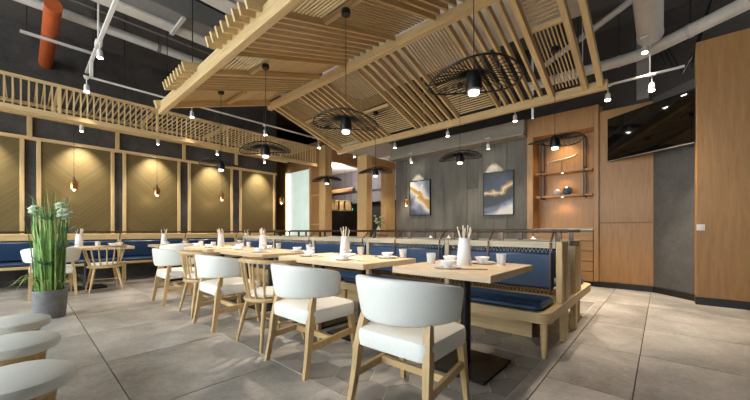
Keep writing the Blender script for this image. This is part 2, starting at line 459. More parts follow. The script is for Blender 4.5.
# ---- wood partition in the far corner with the glowing glass, column, header of the first opening
wall_far = struct('wall_far', bx(-11.6, -7.96, 6.30, 6.45, 0, 3.9), M['orangeZ'])
centred('glass_pane', M['glow_glass'], wall_far, -9.86, -8.53, 6.27, 6.30, 0.05, 3.07)
for a, b in ((-9.92, -9.86), (-8.53, -8.47)): centred('pane_frame', M['oakZ'], wall_far, a, b, 6.26, 6.30, 0, 3.12)
for z in (2.18, 1.25): centred('wood_shelf_edge', M['oakX'], wall_far, -8.47, -7.97, 6.27, 6.30, z, z + .03)
glow = bpy.data.lights.new('glass_edge_light', 'AREA'); glow.energy = 6; glow.shape = 'RECTANGLE'; glow.size = .05; glow.size_y = 2.9; glow.color = (1, .97, .88)
go = bpy.data.objects.new('glass_edge_light', glow); COL.objects.link(go); go.location = (-9.84, 6.17, 1.6); go.rotation_euler = (Vector((.6, 1.0, 0))).to_track_quat('-Z', 'Y').to_euler(); go.parent = wall_far
struct('trim_1', bx(-7.96, -7.67, 6.22, 6.5, 0, 3.7, .01), M['honeyZ'])
hd = struct('trim_2', bx(-7.9, -7.70, 6.5, 8.4, 3.24, 3.62, .01), M['orangeY'])
struct('trim_3', bx(-6.05, -5.70, 6.0, 6.22, 0, 3.05, .01), M['honeyZ'])
struct('trim_4', bx(-5.98, -5.78, 6.22, 7.32, 2.83, 3.05, .008), M['orangeY'])
struct('trim_5', bx(-5.98, -5.78, 6.88, 7.30, 0, 2.83, .01), M['honeyZ'])

# ---- room beyond the openings
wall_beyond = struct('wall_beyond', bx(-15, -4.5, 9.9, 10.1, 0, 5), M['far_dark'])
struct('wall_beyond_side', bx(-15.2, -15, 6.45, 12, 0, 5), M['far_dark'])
struct('wall_recess_light_block', bx(-11.8, -11.6, 5.18, 6.45, 0, 5.0), M['dark_plaster'])  # unseen wall added to keep outside light off the glass partition
struct('wall_return_light_block', bx(-11.6, -9.25, 5.18, 5.38, 0, 5.0), M['dark_plaster'])  # added out of view, shuts the recess against stray world light
struct('wall_near_light_block', bx(-15.0, -11.6, 6.30, 6.45, 0, 5.0), M['far_dark'])  # unseen, added to close the room beyond to world light
struct('wall_end_light_block', bx(-4.6, -4.5, 7.55, 9.9, 0, 5.0), M['far_dark'])  # added behind the picture wall to stop light leaking in
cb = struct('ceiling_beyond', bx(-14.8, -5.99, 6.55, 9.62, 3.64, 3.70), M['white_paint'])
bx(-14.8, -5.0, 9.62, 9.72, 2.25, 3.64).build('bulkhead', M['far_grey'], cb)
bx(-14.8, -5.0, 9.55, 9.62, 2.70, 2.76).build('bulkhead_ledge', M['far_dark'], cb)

# ---- picture wall (grey panels), soffit above
wall_back = struct('wall_back', bx(-5.78, -2.14, 7.36, 7.55, 0, 4.99), M['far_dark'])
xj = [-5.77, -4.74, -4.19, -3.55, -3.27, -2.59, -2.15]
for a, b in zip(xj, xj[1:]):
    centred('wall_panel', M['wall_grey'], wall_back, a + .004, b - .004, 7.32, 7.36, 0.0, 2.09 if a == -3.55 else 3.06, .003)
centred('wall_panel', M['wall_grey'], wall_back, -3.546, -3.274, 7.32, 7.36, 2.098, 3.06, .003)
struct('trim_6', bx(-5.78, -2.14, 6.98, 7.36, 3.06, 3.12, .006), M['soffit'])
struct('trim_7', bx(-5.78, -2.14, 7.06, 7.36, 3.12, 3.40, .006), M['soffit'])

struct('wall_rear', bx(-2.14, 1.05, 7.72, 7.85, 0, 5.0), M['ceil'])
# ---- honey veneer niche unit
NX0, NX1, NY = -2.13, -0.87, 7.20
wall_niche = struct('wall_niche', bx(NX0, NX1, 7.62, 7.70, 0, 3.5), M['orangeZ'])
centred('stile', M['orangeZ'], wall_niche, NX0, -2.01, NY, 7.62, 0, 3.42, .006)
centred('stile', M['orangeZ'], wall_niche, -0.95, NX1, NY, 7.62, 0.1, 3.42, .006)
centred('top_panel', M['orangeZ'], wall_niche, -2.01, -0.95, NY + .01, 7.62, 3.02, 3.42, .004)
spot_light('niche_downlight', wall_niche, (-1.48, 7.36, 3.0), (-1.48, 7.5, 0), 12, 120, .8, (1, .74, .42))

# ---- veneer wall, concrete wall, pillar on the right
wall_right = struct('wall_right', bx(-0.87, -0.10, 7.30, 7.45, 0.0, 3.3), M['orangeZ'])
centred('veneer_panel', M['orangeZ'], wall_right, -0.868, -0.102, 7.25, 7.30, 0.10, 1.195, .003)
centred('veneer_panel', M['orangeZ'], wall_right, -0.868, -0.102, 7.25, 7.30, 1.203, 3.26, .003)
ang = math.atan2(6.76 - 7.28, 0.38 + 0.10)
wc = struct('wall_concrete', MB().box((0.37, 0.07, 1.72), (0.74, 0.14, 3.24)), M['concrete']); wc.location = (-0.11, 7.26, 0); wc.rotation_euler = (0, 0, ang)
b1 = struct('baseboard_right', bx(-0.95, -0.10, 7.235, 7.30, 0.0, 0.10), M['kick'])
b2 = struct('baseboard_concrete', MB().box((0.37, 0.07, 0.05), (0.74, 0.165, 0.10)), M['kick']); b2.location = (-0.11, 7.255, 0); b2.rotation_euler = (0, 0, ang)
pillar = struct('wall_pillar', bx(0.365, 1.05, 6.46, 6.70, 0.0, 3.75, .01), M['orangeZ'])
struct('baseboard_pillar', bx(0.362, 1.055, 6.452, 6.72, 0.0, 0.11), M['kick'])
light_block_rear = struct('wall_rear_light_block', bx(-0.3, 5.0, -5.2, -5.0, 0, 5.0), M['concrete'])  # unseen wall, added so that world light enters from the rear left only
wall_east_light_block = struct('wall_east_light_block', bx(4.8, 5.0, -5, 6.6, 0, 5.0), M['concrete'])  # unseen wall, added to keep side light off the canopy slats
wall_side = struct('wall_side', bx(1.05, 5.0, 6.6, 6.8, 0.0, 5.0), M['concrete'])
sw = thing('light_switch', 'white light switch on the wooden pillar', 'switch', (0.415, 6.46, 1.10))
MB().box((0, -.005, 0), (.085, .010, .085), None, .003).build('plate', M['plate_white'], sw); MB().box((0, -.013, 0), (.03, .006, .05), None, .002).build('rocker', M['plate_white'], sw)

# ================================================================== LATTICE along the left wall
LX = -7.55; LZ = 2.93
lat = thing('oak_lattice', 'long oak lattice canopy above the gold wall panels', 'lattice', (LX, 0, LZ))
def lat_part(name, mb, mat, loc=(0, 0, 0)): return mb.build(name, mat, lat, loc)
lat_part('bottom_rail', MB().box((0, 0, 0), (.06, 8.9, .085), None, .006), M['oakY'], (0, 1.37, .06))
lat_part('top_rail', MB().box((0, 0, 0), (.05, 8.9, .05), None, .006), M['oakY'], (0, 1.37, .565))
lat_part('back_rail', MB().box((0, 0, 0), (.04, 8.25, .06), None, .006), M['oakY'], (-1.47, 1.045, .565))
lat_part('lamp_rail', MB().box((0, 0, 0), (.14, 8.6, .03), None, .004), M['oakY'], (-1.085, 1.2, .255))
up = MB().box((0, 0, 0), (.020, .020, .46), None).mesh('upright', M['oakZ'])
tp = MB().box((0, 0, 0), (1.42, .018, .022), None).mesh('top_slat', M['oakX'])
tp2 = MB().box((0, 0, 0), (1.42, .05, .06), None, .004).mesh('bracket_arm', M['oakX'])
post = MB().box((0, 0, 0), (.045, .045, .46), None, .004).mesh('post', M['oakZ'])
drop = MB().box((0, 0, 0), (.04, .04, .27), None, .004).mesh('drop_post', M['oakZ'])
y = -2.9; k = 0
while y < 5.78:
    back = y < 5.15
    if k % 16 == 6:
        link('post', post, lat, (0, y, .332))
        if back: link('bracket_arm', tp2, lat, (-.735, y, .565)); link('drop_post', drop, lat, (-1.085, y, .405))
    else:
        link('upright', up, lat, (0, y, .322))
        if back: link('top_slat', tp, lat, (-.735, y, .565))
        else: link('top_slat', tp, lat, (-.735, y, .565))
    y += .0875; k += 1
for y in (-1.7, 1.30, 4.3): MB().tube([(0, y, .59), (0, y, 5.0 - LZ - .005)], .006, 6).build('hanger_rod', M['black'], lat)

# ================================================================== SLATTED ROOF CANOPY
EY0, RY, EY1, EZ, RZ = 1.72, 3.88, 6.01, 3.28, 3.96
SL = (RZ - EZ) / (RY - EY0); SR = (RZ - EZ) / (EY1 - RY)
RX0, RX1 = -6.78, -0.66
roof = thing('slatted_canopy', 'gabled light oak slatted canopy hanging over the tables', 'canopy', (0, 0, 0))
tL = lambda Y: EZ + SL * (Y - EY0)
tR = lambda Y: EZ + SR * (EY1 - Y)
def rbeam(name, p, q, wd, ht, bev=.006):
    """one straight timber from p to q with its origin in the middle and its length along its own X"""
    p, q = Vector(p), Vector(q); d = q - p; L_ = d.length
    o = MB().box((0, 0, 0), (L_, wd, ht), None, bev).build(name, M['oakX'], roof, (p + q) / 2)
    o.rotation_euler = d.to_track_quat('X', 'Z').to_euler(); return o
rbeam('eave_beam', (RX0 - .1, EY0, EZ + .02), (RX1 + .05, EY0, EZ + .02), .09, .20)
rbeam('ridge_beam', (RX0 - .05, RY, RZ - .01), (RX1 + .05, RY, RZ - .01), .10, .15)
rbeam('eave_beam', (RX0 - .05, EY1, EZ + .02), (RX1 + .05, EY1, EZ + .02), .09, .14)
def along(side, x, ya, yb, dz=0.0):
    t = tL if side < 0 else tR
    return (x, ya, t(ya) + dz), (x, yb, t(yb) + dz)
slat_cache = {}
def timber(name, p, q, wd, ht):
    p, q = Vector(p), Vector(q); d = q - p; key = (name, round(d.length, 3), wd, ht)
    if key not in slat_cache: slat_cache[key] = MB().box((0, 0, 0), (d.length, wd, ht)).mesh(name, M['oakX'])
    o = link(name, slat_cache[key], roof, (p + q) / 2); o.rotation_euler = d.to_track_quat('X', 'Z').to_euler(); return o
IN0, IN1 = RY - .05, RY + .05
thick = [(-5.85, -4.95), (-4.10, -3.10), (-2.27, -1.40)]
for (x0, x1) in thick:
    for k in range(7):
        x = x0 + (x1 - x0) * k / 6
        timber('slat', *along(1, x, IN1, EY1 + .06, .10), .036, .10)
    n = 8
    for k in range(n):
        x = x0 + (x1 - x0) * k / (n - 1)
        timber('slat', *along(-1, x, 1.50, IN0, .135), .034, .12)
def fine_pitch(side, x0, x1, ya, yb, n):
    for k in range(n):
        x = x0 + (x1 - x0) * (k + .5) / n
        timber('thin_slat', *along(side, x, ya, yb, .11), .014, .022)
def fine_x(side, x0, x1, ya, yb, n):
    t = tL if side < 0 else tR
    for k in range(n):
        y_ = ya + (yb - ya) * (k + .5) / n
        timber('thin_slat', (x0, y_, t(y_) + .11), (x1, y_, t(y_) + .11), .014, .022)
def batten(side, x0, x1, y_):
    t = tL if side < 0 else tR
    timber('batten', (x0, y_, t(y_) + .07), (x1, y_, t(y_) + .07), .05, .06)
def boards(side, x0, x1, ya, yb, n):
    t = tL if side < 0 else tR
    for k in range(n):
        a, b = ya + (yb - ya) * k / n + .003, ya + (yb - ya) * (k + 1) / n - .003
        ym = (a + b) / 2; wd = (b - a) * math.hypot(1, SL)
        o = MB().box((0, 0, 0), (x1 - x0, wd, .018)).build('board', M['oakX'], roof, ((x0 + x1) / 2, ym, t(ym) + .13))
        o.rotation_euler = (math.atan(SL if side < 0 else -SR), 0, 0)
E0, E1 = EY0 + .07, EY1 - .06
# left pitch bays
boards(-1, -6.70, -5.93, E0, IN0, 10); batten(-1, -6.70, -5.93, 2.87)
fine_x(-1, -4.88, -4.16, E0, 2.42, 11); batten(-1, -4.88, -4.16, 2.45); boards(-1, -4.88, -4.16, 2.50, IN0, 7)
fine_x(-1, -3.04, -2.33, E0, 2.42, 12); batten(-1, -3.04, -2.33, 2.46); fine_pitch(-1, -3.04, -2.33, 2.5, IN0, 13)
fine_x(-1, -1.34, -0.76, E0, 2.7, 16); batten(-1, -1.34, -0.76, 2.73); fine_pitch(-1, -1.34, -.76, 2.76, IN0, 9)
# right pitch bays
fine_pitch(1, -6.60, -5.93, IN1, 4.72, 12); batten(1, -6.60, -5.93, 4.75); fine_x(1, -6.6, -5.93, 4.8, E1, 18)
fine_pitch(1, -4.88, -4.17, IN1, 5.02, 13); batten(1, -4.88, -4.17, 5.06); fine_x(1, -4.88, -4.17, 5.1, E1, 14)
fine_pitch(1, -3.03, -2.33, IN1, 5.02, 13); batten(1, -3.03, -2.33, 5.06); fine_x(1, -3.03, -2.33, 5.1, E1, 14)
fine_x(1, -1.32, -0.93, IN1 + .05, 4.62, 11); batten(1, -1.32, -0.93, 4.66); fine_pitch(1, -1.32, -.93, 4.7, E1, 8)
for x in (-6.75, -4.92 , -4.13, -3.07, -2.30, -1.37, -0.90, -0.70):
    wd = .07
    if x in (-6.75, -0.90, -0.70): timber('rafter', *along(-1, x, 1.60, IN0, .08), wd, .13)
    else: timber('rafter', *along(-1, x + (.03 if x in (-4.92, -3.07, -1.37) else -.03), E0, IN0, .06), .03, .07)
    if x in (-6.75, -1.37, -0.90, -0.70): timber('rafter', *along(1, x, IN1, EY1 + .05, .05), wd, .13)
timber('rafter', *along(1, -6.62, IN1, EY1 - .03, .05), .05, .10)
for x, y_ in ((-6.5, EY0), (-5.25, EY0), (-6.5, EY1), (-3.6, EY1), (-1.0, EY1)):
    MB().tube([(x, y_, EZ + .1), (x, y_, 4.995)], .007, 6).build('hanger_rod', M['black'], roof)

# ================================================================== DUCTS, PIPES AND TRACKS ABOVE
def pipe_thing(name, label, cat, pts, r, mat, n=14, clamps=()):
    t = thing(name, label, cat)
    MB().tube(pts, r, n).build('pipe', M[mat], t, smooth=True)
    for c, d in clamps:
        c = Vector(c); d = Vector(d).normalized()
        MB().tube([c - d * .03, c + d * .03], r * 1.15, n).build('coupling', M['duct_dark'], t, smooth=True)
        MB().tube([c + Vector((0, 0, r)), (c.x, c.y, 4.995)], .006, 6).build('hanger_rod', M['black'], t)
    return t
pipe_thing('ceiling_pipe', 'long grey water pipe running under the ceiling beside the rectangular duct', 'pipe', [(-7.14, -3.5, 4.55), (-7.14, 5.8, 4.55)], .075, 'pipe', 14, [((-7.14, .3, 4.55), (0, 1, 0)), ((-7.14, 1.75, 4.55), (0, 1, 0)), ((-7.14, 3.6, 4.55), (0, 1, 0))])
pipe_thing('ceiling_conduit', 'thin dark conduit running between the water pipe and the duct', 'conduit', [(-6.85, -3.5, 4.66), (-6.85, 5.8, 4.66)], .016, 'duct_dark', 8, [((-6.85, 1.2, 4.66), (0, 1, 0))])
op = thing('orange_pipe', 'orange pipe running to the wall under the grey water pipe', 'pipe', (0, 0, 0))
MB().tube([(-6.6, .31, 4.35), (-9.04, .31, 4.35)], .10, 16).build('pipe', M['orange_pipe'], op, smooth=True)
MB().box((-7.55, .45, 4.22), (.06, .95, .035), None, .004).build('strap', M['pipe'], op)
for y_ in (.05, .85): MB().tube([(-7.55, y_, 4.22), (-7.55, y_, 4.995)], .006, 6).build('hanger_rod', M['black'], op)
dc = thing('rectangular_duct', 'long rectangular grey air duct under the ceiling beside the canopy', 'duct')
bx(-6.42, -5.85, -3.5, 5.5, 4.60, 4.95, .01).build('casing', M['duct_dark'], dc)
bx(-6.45, -6.20, -3.5, 5.5, 4.56, 4.60, .004).build('bottom_flange', M['duct'], dc)
for y_ in (-1.2, 0.2, 1.75, 3.3): bx(-6.47, -5.82, y_, y_ + .06, 4.53, 4.57, .004).build('hanger_bracket', M['pipe'], dc)
ins = thing('insulated_duct', 'wide pale insulated air duct above the slatted canopy', 'duct')
def wrinkled(x0, x1, y0, y1, z0, z1, nx, ny, amp):
    rows = []
    for i in range(nx + 1):
        x = x0 + (x1 - x0) * i / nx; r_ = []
        for j in range(ny):
            a = 2 * PI * j / ny; ca, sa = math.cos(a), math.sin(a)
            e = .45; py = math.copysign(abs(ca) ** e, ca); pz = math.copysign(abs(sa) ** e, sa)
            k_ = 1 + amp * math.sin(7 * i + 3.1 * j) * .5 + amp * math.sin(2.3 * i + 1.7 * j)
            r_.append((x, (y0 + y1) / 2 + (y1 - y0) / 2 * py * k_, (z0 + z1) / 2 + (z1 - z0) / 2 * pz * k_))
        rows.append(r_)
    return MB().grid(rows, False, True)
wrinkled(-4.95, 1.6, 1.10, 2.95, 4.38, 4.90, 44, 30, .012).build('casing', M['duct'], ins, smooth=True)
for x in (-4.6, -3.6, -2.6, -1.6): bx(x, x + .03, 1.06, 3.0, 4.34, 4.37).build('hanger_bracket', M['duct_dark'], ins)
ins2 = thing('insulated_duct', 'second pale insulated duct crossing above the canopy ridge towards the picture wall', 'duct')
wrinkled(-5.7, -0.9, 4.55, 5.93, 4.38, 4.90, 44, 30, .012).build('casing', M['duct'], ins2, smooth=True)
# round ducts on the right
rd = thing('round_duct', 'round grey duct bending round the corner above the television', 'duct')
path = [(-2.05, 6.95, 4.0), (-0.55, 6.95, 4.0), (-0.30, 6.93, 4.0), (-0.08, 6.83, 4.0), (0.314, 6.59, 4.0), (1.6, 5.78, 4.0)]
MB().tube(path, .09, 18).build('casing', M['duct'], rd, smooth=True)
for a, b in ((path[1], path[0]), (path[4], path[5])):
    a, b = Vector(a), Vector(b); d = (b - a).normalized()
    MB().tube([a - d * .02, a + d * .02], .098, 18).build('joint_ring', M['pipe'], rd, smooth=True)
    MB().tube([a + Vector((0, 0, .09)), (a.x, a.y, 4.995)], .008, 6).build('hanger_rod', M['black'], rd)
rd2 = thing('branch_duct', 'thick round duct ending above the television, right of the canopy', 'duct')
MB().tube([(-.135, -1.0, 4.16), (-.135, 6.68, 4.16)], .16, 22).build('casing', M['duct'], rd2, smooth=True)
for y_ in (6.66, 5.2, 3.7): MB().tube([(-.135, y_ - .02, 4.16), (-.135, y_ + .02, 4.16)], .168, 22).build('joint_ring', M['duct'], rd2, smooth=True)
for y_ in (5.3, 3.0): MB().tube([(-.135, y_, 4.3), (-.135, y_, 4.995)], .008, 6).build('hanger_rod', M['black'], rd2)
ins3 = thing('insulated_duct', 'crumpled pale insulated duct high beside the wooden pillar', 'duct')
wrinkled(0.25, 2.6, 4.9, 6.2, 4.45, 4.95, 26, 30, .03).build('casing', M['duct'], ins3, smooth=True)
pipe_thing('conduit_pipe', 'slanting grey conduit crossing behind the end of the canopy', 'pipe', [(-1.89, 7.27, 4.45), (-0.02, 5.76, 4.45)], .05, 'pipe', 12, [((-1.2, 6.71, 4.45), (1.87, -1.51, 0))])
ws = thing('cable_tray', 'dark upright cable tray with black cable loops above the television', 'cable tray')
bx(-0.32, -0.16, 7.08, 7.24, 3.30, 4.995, .005).build('riser', M['duct_dark'], ws)
for k in range(3): MB().tube([(-.18 + .03 * k, 7.14, 4.6), (.05 + .1 * k, 7.02, 3.75 - .1 * k), (.35, 6.92, 3.55 + .1 * k), (.6, 6.95, 4.7)], .012, 6).build('cable', M['black'], ws, smooth=True)

# ---- lighting tracks with spot heads
SPOT_N = [0]
def spot_head(loc, target, label, group, power=45, size=75):
    t = thing('track_spotlight', label, 'spotlight', loc, 0, group)
    d = (Vector(target) - Vector(loc)).normalized()
    MB().tube([(0, 0, .17), (0, 0, .04)], .008, 6).build('stem', M['track'], t)
    MB().box((0, 0, .18), (.10, .05, .03), None, .004).build('adapter', M['track'], t)
    MB().tube([-d * .06, -d * .03, d * .055, d * .06], [.028, .036, .042, .040], 14).build('lamp_housing', M['track'], t, smooth=True)
    MB().tube([d * .056, d * .064], .034, 14).build('lamp', M['bulb'], t)
    spot_light('spot_beam', t, tuple(d * .075), tuple(d), power, size)
    return t
tr1 = thing('lighting_track', 'white lighting track running past the far end of the canopy', 'light track')
MB().box((-7.3, 4.0, 3.69), (.035, 6.6, .03), None, .004).build('rail', M['track'], tr1)
for y_ in (.85, 2.4, 4.0, 5.7, 7.2): MB().tube([(-7.3, y_, 3.70), (-7.3, y_, 4.995)], .006, 6).build('hanger_rod', M['black'], tr1)
GL1 = 'spotlight on the white track past the canopy, aimed down at the wall tables'
for k_, y_ in enumerate((0.74, 2.38, 4.03, 5.70)): spot_head((-7.3, y_, 3.49), (-7.0, y_ + .1, 0), 'spotlight on the white track past the canopy, ' + ('first', 'second', 'third', 'fourth')[k_] + ' from the orange pipe', 'spotlights on the far track')
tr2 = thing('lighting_track', 'white lighting track crossing under the water pipe above the lattice', 'light track')
MB().box((-5.4, 0.80, 3.98), (5.0, .05, .035), None, .004).build('rail', M['track'], tr2); tr2.location = (0, 0, 0)
tr2.children[0].rotation_euler = (0, 0, 0)
for x in (-6.55, -4.2): MB().tube([(x, .80, 4.0), (x, .80, 4.995)], .012, 6).build('hanger_rod', M['track'], tr2)
MB().box((-6.55, .80, 3.98), (.16, .08, .08), None, .006).build('joint_box', M['track'], tr2)
MB().box((-7.3, .80, 3.835), (.05, .05, .255), None, .006).build('link_post', M['track'], tr2)
spot_head((-6.40, .80, 3.766), (-6.2, .9, 0), 'spotlight on the track that crosses under the water pipe, over the potted plant aisle', None, 60)
tr3 = thing('lighting_track', 'lighting track along the canopy eave on the picture wall side', 'light track')
MB().box((-3.2, 6.40, 3.43), (6.9, .035, .03), None, .004).build('rail', M['track'], tr3)
for x in (-6.3, -4.2, -2.4, -1.0, -0.13): MB().tube([(x, 6.40, 3.44), (x, 6.40, 4.005 if x > -.5 else 4.995)], .008, 6).build('hanger_rod', M['track'], tr3)
for k_, x in enumerate((-0.11, -0.65, -2.11, -3.57, -5.08, -6.56)):
    spot_head((x, 6.40, 3.24), (x, 6.75 if x < -1 else 5.6, 0), 'spotlight on the eave track by the picture wall, ' + ('first', 'second', 'third', 'fourth', 'fifth', 'sixth')[k_] + ' from the television', 'spotlights on the eave track', 40 if x < -1 else 110)
spot_head((-0.19, 6.30, 3.80), (-0.1, 5.6, 0), 'spotlight fixed under the end of the branch duct', None, 60)
for x, nm in ((-5.02, 'smaller picture with white peak'), (-2.90, 'dark picture with gold streaks')):
    t = spot_head((x, 7.02, 2.95), (x + .02, 7.33, 2.0), 'small spotlight on a soffit hook above the ' + ('picture nearer the wooden columns' if x < -4 else 'picture next to the veneer niche'), None, 26, 60)
    MB().tube([(-.14, 0, .13), (-.14, 0, -.75)], .004, 6).build('picture_wire', M['black'], t)
for k_, y_ in enumerate((4.75, 3.42, 2.10, 0.80, -.55)):
    t = thing('downlight', 'small white downlight under the lattice above the ' + ('first', 'second', 'third', 'fourth', 'fifth')[k_] + ' gold panel from the glowing glass', 'downlight', (-8.64, y_, 3.108), 0, 'downlights under the lattice')
    MB().lathe([(.03, -.06), (.034, -.055), (.034, .04), (.03, .06)], 12).build('housing', M['track'], t, smooth=True)
    MB().lathe([(.022, -.064), (.022, -.059)], 12).build('lamp', M['bulb'], t)
    spot_light('wash_beam', t, (0, 0, -.08), (-.36, 0, -1.0), 100, 76, 1.0, (1, .92, .78))

# ================================================================== PENDANT LAMPS
def make_brim_pendant():
    t = thing('brim_pendant', 'x', 'pendant lamp')
    MB().lathe([(.0, .17), (.028, .165), (.055, .13), (.062, .09), (.068, .03), (.066, .0), (.056, .0), (.052, .06), (.0, .07)], 20).build('lamp_cup', M['black'], t, smooth=True)
    MB().lathe([(.0, -.038), (.038, -.036), (.043, -.03), (.043, .02), (.04, .03), (.0, .03)], 16, cap=False).build('bulb', M['bulb_soft'], t, smooth=True)
    MB().lathe([(.044, -.012), (.049, -.012), (.049, .006), (.044, .006)], 16, cap=False).build('bulb_collar', M['silver'], t, smooth=True)
    rim = []
    N = 34
    for k in range(N):
        a = 2 * PI * k / N
        r = .345 + .02 * math.cos(2 * a)
        rim.append((r * math.cos(a), r * math.sin(a), .085 - .032 * math.cos(2 * a) + .020 * math.cos(a)))
    MB().tube(rim, .008, 6, True).build('brim_rim', M['black'], t, smooth=True)
    rb = MB()
    for k in range(N):
        a = 2 * PI * k / N
        MBp = [(.058 * math.cos(a), .058 * math.sin(a), .135), rim[k]]
        o = MB().tube(MBp, .0045, 4).build('brim_wire', M['black'], t)
    MB().tube([(0, 0, .165), (0, 0, 1.0)], .004, 6).build('cable', M['black'], t)
    MB().lathe([(.0, 1.0), (.05, 1.0), (.055, 1.03), (.05, 1.06), (.0, 1.06)], 16, cap=False).build('ceiling_rose', M['black'], t, smooth=True)
    return t
pend = make_brim_pendant()
T_NAMES = ['the table at the free end of the blue bench', 'the second table from the free end of the bench', 'the third table from the free end of the bench', 'the fourth table from the free end of the bench']
spots = []
for i, (x, rz) in enumerate(((-1.13, .73), (-2.65, .73 + PI), (-4.42, .85), (-6.02, .60 + PI))): spots.append((x, 2.45, 2.19, tL(2.45) + (.07, .008, .008, .09)[i], rz, 'black wire-brimmed pendant lamp hanging above ' + T_NAMES[i]))
far_n = ['in front of the veneer niche', 'in front of the gap between the two pictures', 'in front of the slim wooden column', 'in front of the tall opening']
for i, (x, rz) in enumerate(((-1.13, 1.15), (-2.60, .55), (-4.57, .95), (-6.2, .75))): spots.append((x, 5.09, 2.25, tR(5.09) + (.065, .008, .008, .065)[i], rz, 'black wire-brimmed pendant lamp behind the bench, ' + far_n[i]))
for i, (x, y_, z, top, rz, lab) in enumerate(spots):
    o = place(pend, i > 0, (x, y_, z), rz, lab, 'black wire-brimmed pendants')
    for ch in o.children:
        if ch.name.startswith('cable'):
            if i == 0: cab_me = ch.data
            ch.scale = (1, 1, 1); ch.data = MB().tube([(0, 0, .165), (0, 0, top - z)], .004, 6).mesh('cable', M['black'])
        if ch.name.startswith('ceiling_rose'): ch.location = (0, 0, top - z - 1.03)
    spot_light('lamp_beam', o, (0, 0, -.06), (0, 0, -1), 34, 95, .8, (1, .84, .68))
def make_brass():
    t = thing('copper_pendant', 'x', 'pendant lamp')
    MB().lathe([(.0, .24), (.012, .24), (.016, .19), (.03, .185), (.03, .15), (.012, .145)], 16, cap=False).build('socket', M['bronze'], t, smooth=True)
    MB().lathe([(.012, .16), (.060, .158), (.067, .148), (.067, .0), (.061, .0), (.061, .142), (.012, .15)], 20, cap=False).build('shade', M['brass'], t, smooth=True)
    MB().lathe([(.0, -.03), (.02, -.022), (.028, .0), (.022, .05), (.014, .08), (.0, .08)], 14, cap=False).build('bulb', M['bulb_soft'], t, smooth=True)
    MB().tube([(0, 0, .24), (0, 0, 1.34)], .0035, 6).build('cable', M['black'], t)
    return t
br = make_brass()
bl = [((-8.60, row_y(74, -8.6), 1.87), 'copper pendant with a bare bulb in front of the gold panel behind the plant', 3.172),
      ((-8.60, row_y(157, -8.6), 1.87), 'copper pendant with a bare bulb in front of the second gold panel from the plant', 3.172),
      ((-8.60, row_y(222, -8.6), 1.87), 'copper pendant hanging just under a black pendant, in front of the third gold panel', 3.172),
      ((-8.635, row_y(281.5, -8.635), 1.90), 'copper pendant beside the glowing glass panel', 3.172),
      ((-5.25, 7.12, 1.76), 'copper pendant hanging close to the edge of the picture nearer the columns', 3.06)]
for i, (loc, lab, top) in enumerate(bl):
    o = place(br, i > 0, loc, 0, lab, 'copper pendants')
    for ch in o.children:
        if ch.name.startswith('cable'): ch.data = MB().tube([(0, 0, .24), (0, 0, top - loc[2])], .0035, 6).mesh('cable', M['black'])
    point_light('bulb_light', o, (0, 0, -.05), 0.5, .03, (1, .75, .45))

# ================================================================== LONG DOUBLE BENCH
bench = thing('double_bench', 'long back-to-back bench in navy leather on an oak frame', 'bench', (0, 0, 0))
BX0, BX1, BY0, BY1 = -7.05, -0.66, 2.79, 4.86
def rounded(x0, x1, y0, y1, r, n=6):
    pts = []
    for cx_, cy_, a0 in ((x1 - r, y1 - r, 0), (x0 + r, y1 - r, PI / 2), (x0 + r, y0 + r, PI), (x1 - r, y0 + r, 1.5 * PI)):
        for k in range(n + 1):
            a = a0 + PI / 2 * k / n; pts.append((cx_ + r * math.cos(a), cy_ + r * math.sin(a)))
    return pts
MB().prism(rounded(BX0, BX1, BY0, BY1, .09), .30, .385).build('platform', M['oakX'], bench)
divs = [-0.70, -1.86, -3.13, -4.40, -5.67, -6.94]
legm = MB().lathe([(.019, 0), (.021, .01), (.031, .30)], 14).mesh('leg', M['chair_wood'], True)
for x in [-0.72] + divs[1:]:
    for y_ in (2.88, 4.28): link('leg', legm, bench, (x, y_, 0))
for y_ in (3.36, 3.95): centred('plinth_board', M['oakX'], bench, BX0 + .1, -0.95, y_, y_ + .03, 0.0, .30)
for x in divs:
    for y0, y1 in ((3.31, 3.42), (3.45, 3.56), (3.92, 4.02), (4.06, 4.22)):
        centred('back_post', M['oakZ' if x == divs[0] else 'taupeZ'], bench, x - .027, x + .027, y0, y1, 0.0 if y0 in (3.45, 3.92) else .385, .95, .005)
for y0, y1 in ((3.31, 3.42), (4.10, 4.22)):
    for a, b in zip(divs, divs[1:]): centred('top_rail', M['taupeX'], bench, b + .029, a - .029, y0, y1, .885, .95, .005)
def pillow(x0, x1, y0, y1, z0, z1, bulge, axis):
    return MB().box(((x0 + x1) / 2, (y0 + y1) / 2, (z0 + z1) / 2), (x1 - x0, y1 - y0, z1 - z0), None, bulge)
def zig(xa, xb, y_, za, zb, n):
    pts = []
    for k in range(n + 1): pts.append((xa + (xb - xa) * k / n, y_, za if k % 2 else zb))
    return MB().tube(pts, .006, 5)
for i, (a, b) in enumerate(zip(divs, divs[1:])):
    o = pillow(b + .05, a - .05, 3.30, 3.37, .50, .845, .02, 0).build('back_cushion', M['blue'], bench, smooth=True)
    zig(a - .06, b + .06, 3.335, .838, .892, 58).build('lacing_cord', M['cord'], o)
    zig(a - .06, b + .06, 3.335, .455, .508, 58).build('lacing_cord', M['cord_dark'], o)
    pillow(b + .05, a - .05, 4.16, 4.23, .50, .845, .02, 0).build('back_cushion', M['blue'], bench, smooth=True)
    for y0, y1 in ((2.815, 3.29), (4.25, 4.83)):
        MB().prism(rounded(b + .012, a - .012 if i else -.73, y0, y1, .06), .386, .445).build('seat_cushion', M['blue'], bench).modifiers.new('soft', 'BEVEL').width = .02
